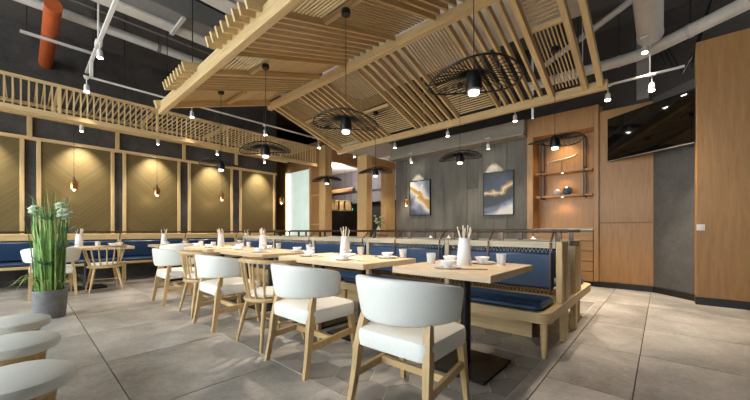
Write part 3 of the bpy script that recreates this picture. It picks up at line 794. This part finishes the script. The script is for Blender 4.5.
for y_ in (3.46, 4.08):
    MB().tube([(BX0 + .05, y_, 1.05), (-0.66, y_, 1.05)], .017, 10).build('hand_rail', M['bronze'], bench, smooth=True)
    for x in [d - (.045 if d == -.70 else 0) for d in divs] + [(a + b) / 2 for a, b in zip(divs, divs[1:])]:
        bx(x - .022, x + .022, y_ - .008, y_ + .008, .945, 1.045).build('rail_stanchion', M['bronze'], bench)
for x in (-0.77, -1.36, -1.95, -2.62, -3.22, -4.5):
    MB().beam((x, 3.44, 1.05), (x, 3.30, .93), .015, .006).beam((x, 3.30, .93), (x, 3.287, .84), .015, .006).beam((x, 3.287, .84), (x, 3.283, .47), .015, .006).build('leather_strap', M['strap'], bench)
MB().tube([(-.70, 3.74, .385), (-.70, 3.74, .90)], .008, 8).build('end_cord', M['cord'], bench)
centred('end_block', M['bronze'], bench, -.69, -.62, 3.70, 3.78, .90, .95, .004)

# ================================================================== LEFT WALL BENCH
wb = thing('built_in_bench', 'navy leather bench built along the gold-panelled wall', 'bench', (0, 0, 0))
centred('seat_board', M['oakY'], wb, -9.04, -8.42, -2.5, 5.3, .36, .41, .008)
ydv = [-2.45, -1.1, .25, 1.45, 2.75, 4.05, 5.28]
for a, b in zip(ydv, ydv[1:]):
    MB().box((-8.71, (a + b) / 2, .44), (.56, b - a - .02, .06), None, .02).build('seat_cushion', M['blue'], wb, smooth=True)
    MB().box((-8.96, (a + b) / 2, .66), (.09, b - a - .10, .36), None, .025).build('back_cushion', M['blue'], wb, smooth=True)
for y_ in ydv:
    centred('back_post', M['oakZ'], wb, -9.0, -8.91, y_ - .035, y_ + .035, .47, .86, .004)
    link('leg', legm, wb, (-8.48, y_, .06)); 
    centred('leg_block', M['oakZ'], wb, -8.52, -8.44, y_ - .03, y_ + .03, 0, .36)
MB().tube([(-8.86, -2.4, 1.03), (-8.86, 5.25, 1.03)], .016, 8).build('hand_rail', M['bronze'], wb, smooth=True)
for y_ in ydv: MB().tube([(-8.86, y_, 1.03), (-8.93, y_, .86)], .010, 6).build('rail_stanchion', M['bronze'], wb)

# ================================================================== CHAIRS
def make_white_chair():
    t = thing('upholstered_chair', 'x', 'chair')
    # backrest: a shell that wraps round the sitter, thick padding, rounded corners
    rows = []; NU = 44; NV = 18
    for i in range(NU + 1):
        u = -1 + 2 * i / NU
        a = u * 1.48
        cxp, cyp = .34 * math.sin(a), -.285 + .33 * (1 - math.cos(a))
        nl = math.hypot(math.sin(a) / .34, math.cos(a) / .33); nx, ny = -math.sin(a) / .34 / nl, math.cos(a) / .33 / nl
        e = max(0.0, (abs(u) - .93) / .07)
        shrink = math.sqrt(max(0.0, 1 - e * e)) if e > 0 else 1
        zt = .80 - .055 * abs(u) ** 2.2; zb = .545 + .02 * u * u
        zm, hz = (zt + zb) / 2, (zt - zb) / 2 * (.72 + .28 * shrink)
        th = .030 * (.35 + .65 * shrink)
        r_ = []
        for j in range(NV):
            b = 2 * PI * j / NV; cb_, sb_ = math.cos(b), math.sin(b)
            dn = math.copysign(abs(cb_) ** .5, cb_) * th; dz = math.copysign(abs(sb_) ** .35, sb_) * hz
            t_ = (zm + dz - .545) / .255
            tp_ = 1 - .13 * (1 - t_)
            r_.append(((cxp + nx * dn) * tp_, cyp + ny * dn - t_ * .03 + .015, zm + dz))
        rows.append(r_)
    mb = MB().grid(rows, False, True); n0 = len(mb.v)
    mb.f.append(tuple(range(NV))[::-1]); mb.f.append(tuple(NU * NV + k for k in range(NV)))
    mb.build('backrest', M['seat_white'], t, smooth=True)
    # seat pad
    pr = rounded(-.26, .26, -.23, .26, .07, 5)
    rows = []
    for s_, z in ((.93, .365), (.99, .375), (1.0, .40), (1.0, .445), (.975, .468), (.90, .478), (.5, .484), (.02, .485)):
        rows.append([(x * s_, (y_ - .015) * s_ + .015, z) for x, y_ in pr])
    mb = MB().grid(rows, False, True); n_ = len(pr); mb.f.append(tuple(range(n_)))
    mb.build('seat', M['seat_white'], t, smooth=True)
    for s_ in (-1, 1):
        # rear legs sweep back, rise behind the backrest
        pts = [(s_ * .262, -.262, 0), (s_ * .25, -.225, .20), (s_ * .243, -.205, .36), (s_ * .230, -.180, .50), (s_ * .222, -.158, .585)]
        mb = MB()
        sec = [(.030, .034), (.036, .042), (.042, .050), (.040, .046), (.034, .030)]
        rr = []
        for (x, y_, z), (a, b) in zip(pts, sec): rr.append([(x - a / 2, y_ - b / 2, z), (x + a / 2, y_ - b / 2, z), (x + a / 2, y_ + b / 2, z), (x - a / 2, y_ + b / 2, z)])
        mb.grid(rr, False, True); mb.f.append((3, 2, 1, 0)); mb.f.append((16, 17, 18, 19))
        mb.build('leg', M['chair_wood'], t)
        MB().beam((s_ * .225, .215, .37), (s_ * .238, .262, 0), .046, .046, (0, 1, 0), 0, .028, .028).build('leg', M['chair_wood'], t)
        MB().beam((s_ * .245, -.205, .20), (s_ * .228, .228, .235), .024, .045).build('side_stretcher', M['chair_woodX'], t)
    MB().beam((-.225, .01, .215), (.225, .01, .215), .03, .042).build('cross_stretcher', M['chair_woodX'], t)
    return t
def make_spindle_chair():
    t = thing('spindle_chair', 'x', 'chair')
    # round seat with loose pad
    MB().lathe([(.20, .405), (.235, .41), (.245, .425), (.24, .44), (.20, .445)], 28).build('seat', M['chair_woodX'], t, smooth=True)
    MB().lathe([(.17, .445), (.205, .455), (.21, .475), (.19, .49), (.0, .495)], 28).build('seat_pad', M['seat_white'], t, smooth=True)
    arc = []
    for k in range(25):
        a = -PI / 2 + (k - 12) / 12 * 1.75
        arc.append((.295 * math.cos(a), .02 + .285 * math.sin(a), .785 - .02 * abs((k - 12) / 12)))
    rr = []
    for k, p in enumerate(arc):
        a = -PI / 2 + (k - 12) / 12 * 1.75; nx, ny = math.cos(a), math.sin(a)
        rr.append([(p[0] + nx * q, p[1] + ny * q, p[2] + z) for q, z in ((-.018, -.016), (.018, -.016), (.022, .0), (.016, .018), (-.016, .018), (-.022, 0))])
    mb = MB().grid(rr, False, True); mb.f.append(tuple(range(6))[::-1]); mb.f.append(tuple(24 * 6 + k for k in range(6)))
    mb.build('back_rail', M['chair_woodX'], t, smooth=True)
    for k in range(9):
        a = -PI / 2 + (k - 4) / 4 * 1.55
        z1 = .772
        MB().tube([(.205 * math.cos(a), .205 * math.sin(a), .435), (.255 * math.cos(a), .01 + .25 * math.sin(a), .6), (.293 * math.cos(a), .02 + .283 * math.sin(a), z1)], [.011, .012, .009], 8).build('spindle', M['chair_wood'], t, smooth=True)
    for sx in (-1, 1):
        for sy in (-1, 1):
            MB().tube([(sx * .15, sy * .15, .415), (sx * .19, sy * .19, .2), (sx * .225, sy * .225, 0)], [.021, .019, .012], 10).build('leg', M['chair_wood'], t, smooth=True)
        MB().tube([(sx * .19, -.185, .20), (sx * .19, .185, .20)], .010, 8).build('side_stretcher', M['chair_woodX'], t, smooth=True)
    MB().tube([(-.19, 0, .20), (.19, 0, .20)], .010, 8).build('cross_stretcher', M['chair_woodX'], t, smooth=True)
    return t
wc0 = make_white_chair(); sc0 = make_spindle_chair()
wl = [((-1.13, 1.58, 0), .03, 'white leather chair with oak legs at the table by the bench’s free end'.replace('’', "'")),
      ((-2.13, 1.60, 0), .0, 'white leather chair at the second table from the free end, beside a spindle chair'),
      ((-3.70, 1.58, 0), .0, 'white leather chair at the third table from the free end, between two spindle chairs'),
      ((-5.43, 1.58, 0), .0, 'white leather chair at the fourth table from the free end of the bench'),
      ((-7.34, 0.33, 0), PI / 2, 'white leather chair beside a spindle chair, behind the potted plant'),
      ((-7.38, 2.16, 0), PI / 2, 'white leather chair at the wall table before the second gold panel')]
for i, (loc, rz, lab) in enumerate(wl): place(wc0, i > 0, loc, rz, lab, 'white leather chairs')
sl_ = [((-2.785, 1.60, 0), .0, 'oak spindle-back chair at the second table from the free end of the bench'),
       ((-4.45, 1.60, 0), .0, 'oak spindle-back chair at the third table from the free end of the bench'),
       ((-7.34, 0.98, 0), PI / 2, 'oak spindle-back chair at the wall table behind the potted plant')]
for i, (loc, rz, lab) in enumerate(sl_): place(sc0, i > 0, loc, rz, lab, 'oak spindle-back chairs')

# ================================================================== TABLES AND TABLEWARE
TZ = 0.761
def table(cx_, cy_, wx, wy, label, bases, group='oak dining tables'):
    t = thing('dining_table', label, 'table', (cx_, cy_, 0), 0, group)
    MB().box((0, 0, TZ - .026), (wx, wy, .052), None, .004).build('table_top', M['tableX'], t)
    for (dx, dy) in bases:
        MB().box((dx, dy, .012), (.52, .52, .024), None, .004).build('base_plate', M['base_black'], t)
        MB().tube([(dx, dy, .024), (dx, dy, TZ - .06)], .038, 16).build('column', M['base_black'], t, smooth=True)
        MB().box((dx, dy, TZ - .058), (.34, .34, .012), None, .003).build('top_bracket', M['base_black'], t)
    return t
table(-1.23, 2.48, .82, .90, 'square oak table at the free end of the blue bench', [(.08, -.13)])
table(-2.615, 2.39, 1.37, .80, 'long oak table with one white and one spindle chair, second from the free end', [(.33, -.05), (-.33, -.05)])
table(-4.42, 2.39, 1.50, .80, 'long oak table third from the free end of the bench', [(.35, -.05), (-.35, -.05)])
table(-5.98, 2.39, 1.12, .80, 'long oak table fourth from the free end of the bench', [(.27, -.05), (-.27, -.05)])
table(-7.90, 0.80, .75, 1.30, 'oak wall table behind the potted plant', [(0, .0)])
table(-7.90, 2.30, .75, .95, 'oak wall table in front of the second gold panel', [(0, 0)])
table(-7.90, 3.85, .75, .95, 'oak wall table in front of the third gold panel', [(0, 0)])
for i, x in enumerate((-1.62, -3.0, -4.6)):
    table(x, 5.15, .95, .75, 'oak table on the far side of the bench, ' + ('facing the veneer niche', 'facing the larger wall picture', 'facing the wooden columns')[i], [(0, .1)], 'tables behind the bench')

def make_holder():
    t = thing('chopstick_holder', 'x', 'holder')
    MB().lathe([(.0, .0), (.060, .0), (.062, .006), (.054, .12), (.043, .222), (.042, .230), (.038, .230), (.038, .02), (.0, .02)], 24, cap=False).build('pot', M['holder'], t, smooth=True)
    rnd = random.Random(3)
    for k in range(9):
        a = rnd.random() * 2 * PI; r0 = .016; r1 = .030 + rnd.random() * .035; h_ = .285 + rnd.random() * .06
        MB().tube([(r0 * math.cos(a + 2.6), r0 * math.sin(a + 2.6), .025), (r1 * math.cos(a), r1 * math.sin(a), h_)], [.0035, .0052], 5).build('chopstick', M['dark_stick' if k == 4 else 'stick'], t)
    return t
def make_bowl():
    t = thing('soup_bowl', 'x', 'bowl')
    MB().lathe([(.0, .0), (.085, .002), (.108, .012), (.109, .016), (.085, .008), (.0, .006)], 26, cap=False).build('saucer', M['ceramic'], t, smooth=True)
    MB().lathe([(.0, .007), (.030, .007), (.032, .016), (.052, .035), (.066, .058), (.064, .060), (.048, .038), (.025, .022), (.0, .02)], 24, cap=False).build('bowl', M['ceramic'], t, smooth=True)
    return t
def make_tumbler():
    mb = MB().lathe([(.0, .0), (.031, .0), (.033, .004), (.042, .096), (.040, .096), (.031, .010), (.0, .010)], 20, cap=False)
    o = mb.build('tumbler', M['glass'], None, smooth=True); return tag(o, 'x', 'glass')
def make_spoon():
    t = thing('spoon', 'x', 'spoon')
    rr = []
    for k in range(9):
        a = PI * k / 8; r = math.sin(a) ** .6 * .022 if 0 < k < 8 else .001
        x = .03 * -math.cos(a)
        rr.append([(x, r * math.cos(b), .010 - r * .55 * max(0, math.cos(b * .0)) * (1 - abs(math.cos(b))) ) for b in [PI * j / 6 for j in range(7)]])
    MB().grid(rr).build('scoop', M['ceramic'], t, smooth=True)
    MB().beam((.026, 0, .009), (.115, 0, .022), .010, .005, (0, 0, 1), 0, .014, .005).build('handle', M['ceramic'], t)
    return t
def make_napkin():
    o = MB().box((0, 0, .001), (.20, .15, .002)).build('paper_mat', M['napkin']); return tag(o, 'x', 'mat')
def make_rest():
    t = thing('chopstick_pair', 'x', 'chopsticks')
    for dy in (-.005, .005): MB().tube([(-.11, dy, .010), (.11, dy * .6, .010)], [.0035, .0028], 6).build('stick', M['dark_stick'], t)
    MB().box((.06, 0, .0033), (.012, .045, .0066), None, .002).build('rest', M['ceramic'], t)
    return t
def make_plate():
    o = MB().lathe([(.0, .0), (.05, .0), (.075, .012), (.0755, .015), (.05, .006), (.0, .004)], 24, cap=False).build('side_plate', M['ceramic'], smooth=True); return tag(o, 'x', 'plate')
PROTO = {'holder': make_holder(), 'bowl': make_bowl(), 'tumbler': make_tumbler(), 'spoon': make_spoon(), 'mat': make_napkin(), 'sticks': make_rest()}
USED = {k: False for k in PROTO}
WORDS = {'holder': 'white chopstick holder with pale chopsticks', 'bowl': 'white saucered bowl', 'tumbler': 'frosted white tumbler', 'spoon': 'white china spoon', 'mat': 'peach paper mat', 'sticks': 'dark chopstick pair'}
def put(kind, x, y_, rz, where, z=TZ, note=None):
    g = {'holder': 'chopstick holders', 'bowl': 'bowls', 'tumbler': 'tumblers', 'spoon': 'spoons', 'mat': 'paper mats', 'sticks': 'chopstick pairs'}[kind]
    o = place(PROTO[kind], USED[kind], (x, y_, z), rz, WORDS[kind] + ' on ' + where + (', ' + note if note else ''), g + ' of the place settings')
    USED[kind] = True; return o
W1, W2, W3, W4 = 'the square bench-end table', 'second table from bench end', 'third table from bench end', 'fourth table from bench end'
# free-end table
put('holder', -1.24, 2.50, .4, W1)
put('bowl', -1.24, 2.22, 0, W1, note='on its chair side'); put('tumbler', -1.50, 2.40, 0, W1, note='on its plant side'); put('sticks', -1.03, 2.20, .55, W1)
put('bowl', -1.18, 2.73, 0, W1, note='behind the holder'); put('tumbler', -1.01, 2.72, 0, W1, note='nearest its free corner'); put('spoon', -1.35, 2.40, 2.8, W1); put('bowl', -1.45, 2.64, 0, W1, note='beside the bench')
def setting(xc, y_, rz, where, sgn, half):
    n_ = ('chair side' if y_ < 2.4 else 'bench side') + ', ' + half + ' half'
    put('mat', xc + .10 * sgn, y_, rz, where, note=n_); put('bowl', xc - .10 * sgn, y_, rz, where, note=n_); put('tumbler', xc - .22 * sgn, y_ + (.12 if y_ < 2.4 else .115), 0, where, note=n_); put('spoon', xc + .08 * sgn, y_ + .02, 1.2 + rz, where, TZ + .003, note=n_)
put('holder', row_x(345, 2.44), 2.44, 1.2, W2)
setting(-2.26, 2.17, 0, W2, 1, 'bench-end'); setting(-2.90, 2.20, 0, W2, 1, 'gold-wall'); setting(-2.28, 2.62, 0, W2, -1, 'bench-end'); setting(-2.92, 2.62, 0, W2, -1, 'gold-wall')
put('holder', row_x(263, 2.44), 2.44, 2.0, W3)
setting(-3.98, 2.17, 0, W3, 1, 'bench-end'); setting(-4.72, 2.20, 0, W3, 1, 'gold-wall'); setting(-3.95, 2.62, 0, W3, -1, 'bench-end'); setting(-4.75, 2.62, 0, W3, -1, 'gold-wall')
put('holder', row_x(221, 2.44), 2.44, 2.9, W4)
setting(-5.72, 2.17, 0, W4, 1, 'bench-end'); setting(-6.40, 2.20, 0, W4, 1, 'gold-wall'); setting(-5.75, 2.62, 0, W4, -1, 'bench-end')
W5, W6, W7 = 'the wall table behind the potted plant', 'the wall table before the second gold panel', 'the wall table before the third gold panel'
put('holder', -7.98, row_y(79, -7.98), .2, W5); put('bowl', -7.75, 1.15, 0, W5, note='facing the spindle chair'); put('bowl', -8.05, 1.30, 0, W5, note='on its bench side'); put('tumbler', -7.70, .45, 0, W5, note='facing the white chair'); put('tumbler', -7.68, .93, 0, W5, note='facing the spindle chair')
put('holder', -7.90, row_y(164, -7.9), .7, W6); put('bowl', -7.70, 2.02, 0, W6, note='facing the white chair'); put('bowl', -8.10, 2.50, 0, W6, note='on its bench side')
put('holder', -7.90, 3.85, .7, W7); put('bowl', -7.75, 3.60, 0, W7)
for k, (x, y_) in enumerate(((-1.40, 5.02), (-2.80, 5.05), (-3.20, 5.10), (-4.60, 5.05))):
    t = thing('teapot', 'white teapot on the table behind the bench, ' + ('facing the veneer niche', 'facing the larger picture, at the niche side', 'facing the larger picture, at the column side', 'facing the wooden columns')[k], 'teapot', (x, y_, TZ), .6 * k, 'teapots behind the bench')
    MB().lathe([(.0, 0), (.05, 0), (.065, .05), (.06, .13), (.04, .165), (.0, .17)], 18, cap=False).build('body', M['ceramic'], t, smooth=True)
    MB().lathe([(.042, .163), (.03, .185), (.012, .19), (.012, .21), (.0, .215)], 14, cap=False).build('lid', M['ceramic'], t, smooth=True)
    MB().tube([(.055, 0, .08), (.10, 0, .12), (.115, 0, .175)], [.016, .011, .009], 8).build('spout', M['ceramic'], t, smooth=True)
    MB().tube([(-.055, 0, .14), (-.10, 0, .14), (-.105, 0, .08), (-.06, 0, .04)], .008, 8).build('handle', M['ceramic'], t, smooth=True)

# ================================================================== NICHE FURNITURE, TELEVISION, PICTURES
cab = thing('drawer_cabinet', 'honey veneer drawer cabinet under the niche', 'cabinet', (-1.48, 7.42, 0))
bx(-.525, .525, -.19, .19, .08, 1.06).build('body', M['kick'], cab)
bx(-.525, .525, -.16, .19, 0, .08).build('plinth', M['kick'], cab)
for i in range(2):
    for k in range(5):
        o = centred('drawer_front', M['orangeX'], cab, -.52 + i * .525, -.005 + i * .525, -.215, -.19, .095 + k * .193, .095 + k * .193 + .178, .004)
ct = tag(centred('counter_top', M['marble'], None, -2.005, -0.955, 7.185, 7.615, 1.06, 1.10, .005), 'pale stone counter top over the drawers in the niche', 'counter top')
sh = thing('niche_shelf', 'black metal frame shelf with two wood boards in the veneer niche', 'shelf', (-1.48, 7.45, 0))
for x in (-.40, .36):
    MB().box((x, -.15, 2.32), (.022, .02, 1.20)).build('upright', M['black'], sh); MB().box((x, .10, 2.32), (.022, .02, 1.20)).build('upright', M['black'], sh)
    for z in (1.73, 2.30, 2.91): MB().box((x, -.025, z), (.03, .25, .03)).build('cross_bar', M['black'], sh)
MB().box((-.02, -.15, 2.91), (.78, .02, .03)).build('top_bar', M['black'], sh)
for z in (1.76, 2.25): MB().box((0, -.02, z), (1.0, .26, .035), None, .004).build('shelf_board', M['orangeX'], sh)
for z in (1.74, 2.23):
    MB().lathe([(.02, 0), (.02, .006)], 12).build('shelf_lamp', M['bulb_soft'], sh, (-.02, -.08, z - .004))
    spot_light('shelf_light', sh, (-.02, -.06, z - .02), (-.02, .05, z - 1), 3.5, 140, .8, (1, .70, .38))
bo = thing('boat_ornament', 'long silvery boat-shaped ornament on a stand on the upper niche shelf', 'ornament', (-1.52, 7.42, 2.268))
rr = []
for k in range(17):
    u = -1 + k / 8; wdt = .034 * (1 - u * u) ** .5 + .003; hh = .022 * (1 - u * u) ** .5 + .004
    rr.append([(u * .29, wdt * math.cos(a), .24 + .05 * u * u * (1 if u > 0 else .25) + .03 * u + hh * math.sin(a)) for a in [2 * PI * j / 10 for j in range(10)]])
mb = MB().grid(rr, False, True); mb.f.append(tuple(range(10))[::-1]); mb.f.append(tuple(160 + k for k in range(10)))
mb.build('hull', M['silver'], bo, smooth=True)
MB().tube([(0, 0, .0), (0, 0, .215)], .006, 8).build('stem', M['black'], bo); MB().box((0, 0, .006), (.16, .08, .012), None, .003).build('foot', M['black'], bo)
def stone(name, label, mat, x, s, seed):
    rnd = random.Random(seed); rr = []
    for i in range(1, 8):
        ph = PI * i / 8; rr.append([((.9 + rnd.random() * .2) * s * math.sin(ph) * math.cos(2 * PI * j / 9), (.9 + rnd.random() * .3) * s * .8 * math.sin(ph) * math.sin(2 * PI * j / 9), -s * 1.02 * math.cos(ph)) for j in range(9)])
    mb = MB().grid(rr, False, True); mb.f.append(tuple(range(9))); mb.f.append(tuple(54 + k for k in range(9))[::-1])
    o = mb.build(name, mat, None, (x, 7.40, 1.778 + s * .94)); return tag(o, label, 'ornament')
stone('agate_ornament', 'white and gold faceted stone on the lower niche shelf', M['stone_white'], -1.60, .07, 4)
stone('agate_ornament', 'taller blue faceted stone on the lower niche shelf', M['stone_blue'], -1.42, .09, 9)

tv = thing('television', 'large black flat television hung at an angle in the corner', 'television', ((-0.745 + .354) / 2, (7.21 + 6.48) / 2, 2.715), math.atan2(6.48 - 7.21, .354 + .745))
TW = math.hypot(1.099, .73)
MB().box((0, .03, 0), (TW, .05, .79), None, .006).build('casing', M['black'], tv)
MB().box((0, .002, .006), (TW - .025, .006, .755)).build('screen', M['screen'], tv)
MB().box((0, .002, -.388), (TW - .01, .008, .010)).build('silver_strip', M['silver'], tv)
MB().box((0, .10, 0), (.4, .09, .3), None, .005).build('bracket', M['black'], tv)
MB().beam((0, .14, 0), (-.06, .42, 0), .06, .09).build('wall_arm', M['black'], tv)
def picture(x0, x1, z0, z1, mat, label):
    t = thing('picture', label, 'picture', ((x0 + x1) / 2, 7.32, (z0 + z1) / 2), 0)
    W_, H_ = x1 - x0, z1 - z0
    MB().box((0, -.022, 0), (W_ - .03, .03, H_ - .03)).build('canvas', M[mat], t)
    for s_ in (-1, 1):
        MB().box((s_ * (W_ / 2 - .008), -.024, 0), (.016, .046, H_)).build('frame_side', M['black'], t)
        MB().box((0, -.024, s_ * (H_ / 2 - .008)), (W_ - .032, .046, .016)).build('frame_side', M['black'], t)
    return t
picture(-5.25, -4.58, 1.47, 2.44, 'art_a', 'abstract picture in navy, white and ochre on the grey wall nearer the columns')
picture(-3.12, -2.43, 1.41, 2.41, 'art_b', 'abstract picture in dark navy with gold streaks, next to the veneer niche')

# vase of flowers by the columns, seen over the bench rail
vz = thing('flower_vase', 'white vase of pale flowers beside the slim wooden column', 'vase', (-5.83, 6.62, 0), 0)
MB().lathe([(.0, .96), (.05, .96), (.075, 1.02), (.06, 1.10), (.022, 1.17), (.026, 1.19), (.0, 1.18)], 18, cap=False).build('vase', M['ceramic'], vz, smooth=True)
bx(-.16, .16, -.22, .22, 0, .96, .005).build('pedestal', M['orangeZ'], vz)
rnd = random.Random(5)
for k in range(9):
    p = Vector((rnd.uniform(-.13, .13), rnd.uniform(-.16, .16), rnd.uniform(1.28, 1.48)))
    st = MB().tube([(0, 0, 1.17), (p.x * .5, p.y * .5, 1.27), p], .004, 5).build('stem', M['leaf'], vz)
    MB().lathe([(.0, -.025), (.03, -.02), (.042, .0), (.03, .02), (.0, .025)], 9, tuple(p), cap=False).build('blossom', M['puff'], vz, smooth=True)

# things in the room beyond
for k, (px_, yy) in enumerate(((332, 8.6), (345, 9.2))):
    t = thing('lattice_lantern', ('lit pale lattice lantern in the room beyond, nearer the tall wooden column', 'lit pale lattice lantern in the room beyond, nearer the green sign')[k], 'lantern', (row_x(px_, yy), yy, 1.92), 0, 'lanterns in the room beyond')
    for z in (0, .40): MB().box((0, 0, z), (.44, .44, .03)).build('frame', M['oakX'], t)
    for q in range(4):
        for j in range(6):
            e = -.20 + .40 * j / 5; x, y_ = [(e, -.20), (e, .20), (-.20, e), (.20, e)][q]
            MB().box((x, y_, .2), (.04, .04, .38)).build('slat', M['oakZ'], t)
    MB().lathe([(.1, .06), (.1, .32)], 14).build('lamp', M['lantern'], t, smooth=True)
    MB().tube([(0, 0, .41), (0, 0, 1.72)], .006, 6).build('cable', M['black'], t)
hb = tag(bx(-10.6, -8.6, 8.3, 8.45, 2.55, 2.68, .006).build('hanging_beam', M['orangeX']), 'wooden beam hanging under the ceiling of the room beyond', 'beam')
ex = thing('exit_sign', 'small green lit sign high in the dark room beyond', 'sign', (row_x(351, 9.5), 9.5, 1.98))
MB().box((0, 0, 0), (.15, .05, .09), None, .004).build('housing', M['exit'], ex); MB().tube([(0, 0, .04), (0, 0, 1.66)], .006, 6).build('rod', M['black'], ex)
point_light('beyond_fill_light', cb, (-9.3, 8.2, 3.1), 60, .2, (1, .95, .88))  # added fill light without a fixture, brightens the room beyond

# ================================================================== STOOLS AND PLANT ON THE LEFT
def make_stool():
    t = thing('round_stool', 'x', 'stool')
    MB().lathe([(.0, .375), (.165, .375), (.185, .385), (.192, .405), (.185, .43), (.15, .446), (.0, .452)], 32, cap=False).build('seat', M['seat_white'], t, smooth=True)
    MB().lathe([(.13, .345), (.135, .35), (.135, .374), (.13, .374)], 28).build('seat_ring', M['chair_woodX'], t, smooth=True)
    for k in range(14):
        a = 2 * PI * k / 14
        MB().tube([(.118 * math.cos(a), .118 * math.sin(a), .35), (.10 * math.cos(a), .10 * math.sin(a), .18), (.125 * math.cos(a), .125 * math.sin(a), .03)], .013, 7).build('spindle', M['chair_wood'], t, smooth=True)
    MB().lathe([(.14, 0), (.15, .005), (.15, .025), (.14, .03)], 28).build('foot_ring', M['chair_woodX'], t, smooth=True)
    return t
st0 = make_stool()
for i, (x, lab) in enumerate(((-2.04, 'round white stool on an oak spindle base, farthest from the potted plant'), (-2.70, 'round white stool on an oak spindle base, middle one of the three'), (-3.32, 'round white stool on an oak spindle base, nearest the potted plant'))):
    place(st0, i > 0, (x, -.02 - .012 * i, 0), .2 * i, lab, 'round white stools')
pt = thing('potted_plant', 'tall grassy plant with white blossom in a grey pot', 'plant', (-5.55, 0.23, 0))
MB().lathe([(.0, .0), (.135, .0), (.14, .01), (.165, .34), (.15, .34), (.145, .30), (.0, .30)], 28, cap=False).build('pot', M['pot'], pt, smooth=True)
MB().lathe([(.146, .298), (.0, .305)], 20, cap=False).build('soil', M['soil'], pt)
rnd = random.Random(11)
def blade(p0, p1, p2, wd, mat, name='leaf'):
    p0, p1, p2 = Vector(p0), Vector(p1), Vector(p2); d = (p2 - p0).cross(Vector((0, 0, 1)))
    side = d.normalized() if d.length > 1e-4 else Vector((1, 0, 0))
    up_ = Vector((0, 0, 1)).cross(side) * .25
    L_, R_, C_ = [], [], []
    for k in range(8):
        u = k / 7; p = p0 * (1 - u) ** 2 + p1 * 2 * u * (1 - u) + p2 * u * u
        ww = wd * (1 - u ** 2.2) * .5 + .0008
        L_.append(p - side * ww); C_.append(p - up_ * ww * .8); R_.append(p + side * ww)
    return MB().grid([L_, C_, R_]).build(name, mat, pt, smooth=True)
for k in range(80):
    a = rnd.random() * 2 * PI; r = rnd.random() ** .5 * .14; x, y_ = r * math.cos(a), r * math.sin(a)
    H_ = rnd.uniform(.75, 1.25); sp = rnd.uniform(.02, .10)
    blade((x, y_, .30), (x * 1.1, y_ * 1.1, .3 + H_ * .6), (x + sp * math.cos(a) + rnd.uniform(-.04, .04), y_ + sp * math.sin(a) + rnd.uniform(-.04, .04), .3 + H_), rnd.uniform(.014, .026), M[rnd.choice(['leaf', 'leaf', 'leaf2'])])
for k in range(26):
    a = rnd.random() * 2 * PI; r = .09; x, y_ = r * math.cos(a), r * math.sin(a); sp = rnd.uniform(.18, .32); H_ = rnd.uniform(.25, .45)
    blade((x, y_, .30), (x + sp * .4 * math.cos(a), y_ + sp * .4 * math.sin(a), .3 + H_), (x + sp * math.cos(a), y_ + sp * math.sin(a), .28 + H_ * rnd.uniform(.1, .7)), .017, M['leaf2'])
for k in range(14):
    a = rnd.random() * 2 * PI
    blade((.02 * math.cos(a), .02 * math.sin(a), .9), (.08 * math.cos(a), .08 * math.sin(a), 1.35), (.45 * math.cos(a), .45 * math.sin(a), rnd.uniform(1.2, 1.5)), .006, M['leaf2'], 'grass_stalk')
for (cx_, cy_, cz) in ((.15, .10, .84), (.13, -.03, 1.18), (.16, -.06, .66), (.05, .14, 1.05)):
    for k in range(18):
        a = 2 * PI * k / 18 * 2.4; e = rnd.uniform(-.1, 1.0); l_ = .19
        blade((cx_, cy_, cz), (cx_ + l_ * .5 * math.cos(a), cy_ + l_ * .5 * math.sin(a), cz + .04 * e), (cx_ + l_ * math.cos(a), cy_ + l_ * math.sin(a), cz + .14 * e - .02), .026, M['leaf3'], 'rosette_leaf')
for (cx_, cy_, cz, r) in ((.10, .12, 1.26, .075), (-.06, -.12, 1.30, .065), (-.12, .10, 1.36, .06)):
    MB().tube([(cx_ * .4, cy_ * .4, .3), (cx_ * .9, cy_ * .9, .9), (cx_, cy_, cz)], .006, 6).build('stalk', M['leaf'], pt)
    rr = []
    for i in range(1, 12):
        ph = PI * i / 12; rr.append([(cx_ + r * (1 + .14 * ((i * 7 + j * 5) % 3 - 1)) * math.sin(ph) * math.cos(2 * PI * j / 16), cy_ + r * (1 + .14 * ((i * 5 + j * 3) % 3 - 1)) * math.sin(ph) * math.sin(2 * PI * j / 16), cz - r * math.cos(ph)) for j in range(16)])
    MB().grid(rr, False, True).build('blossom', M['puff'], pt)
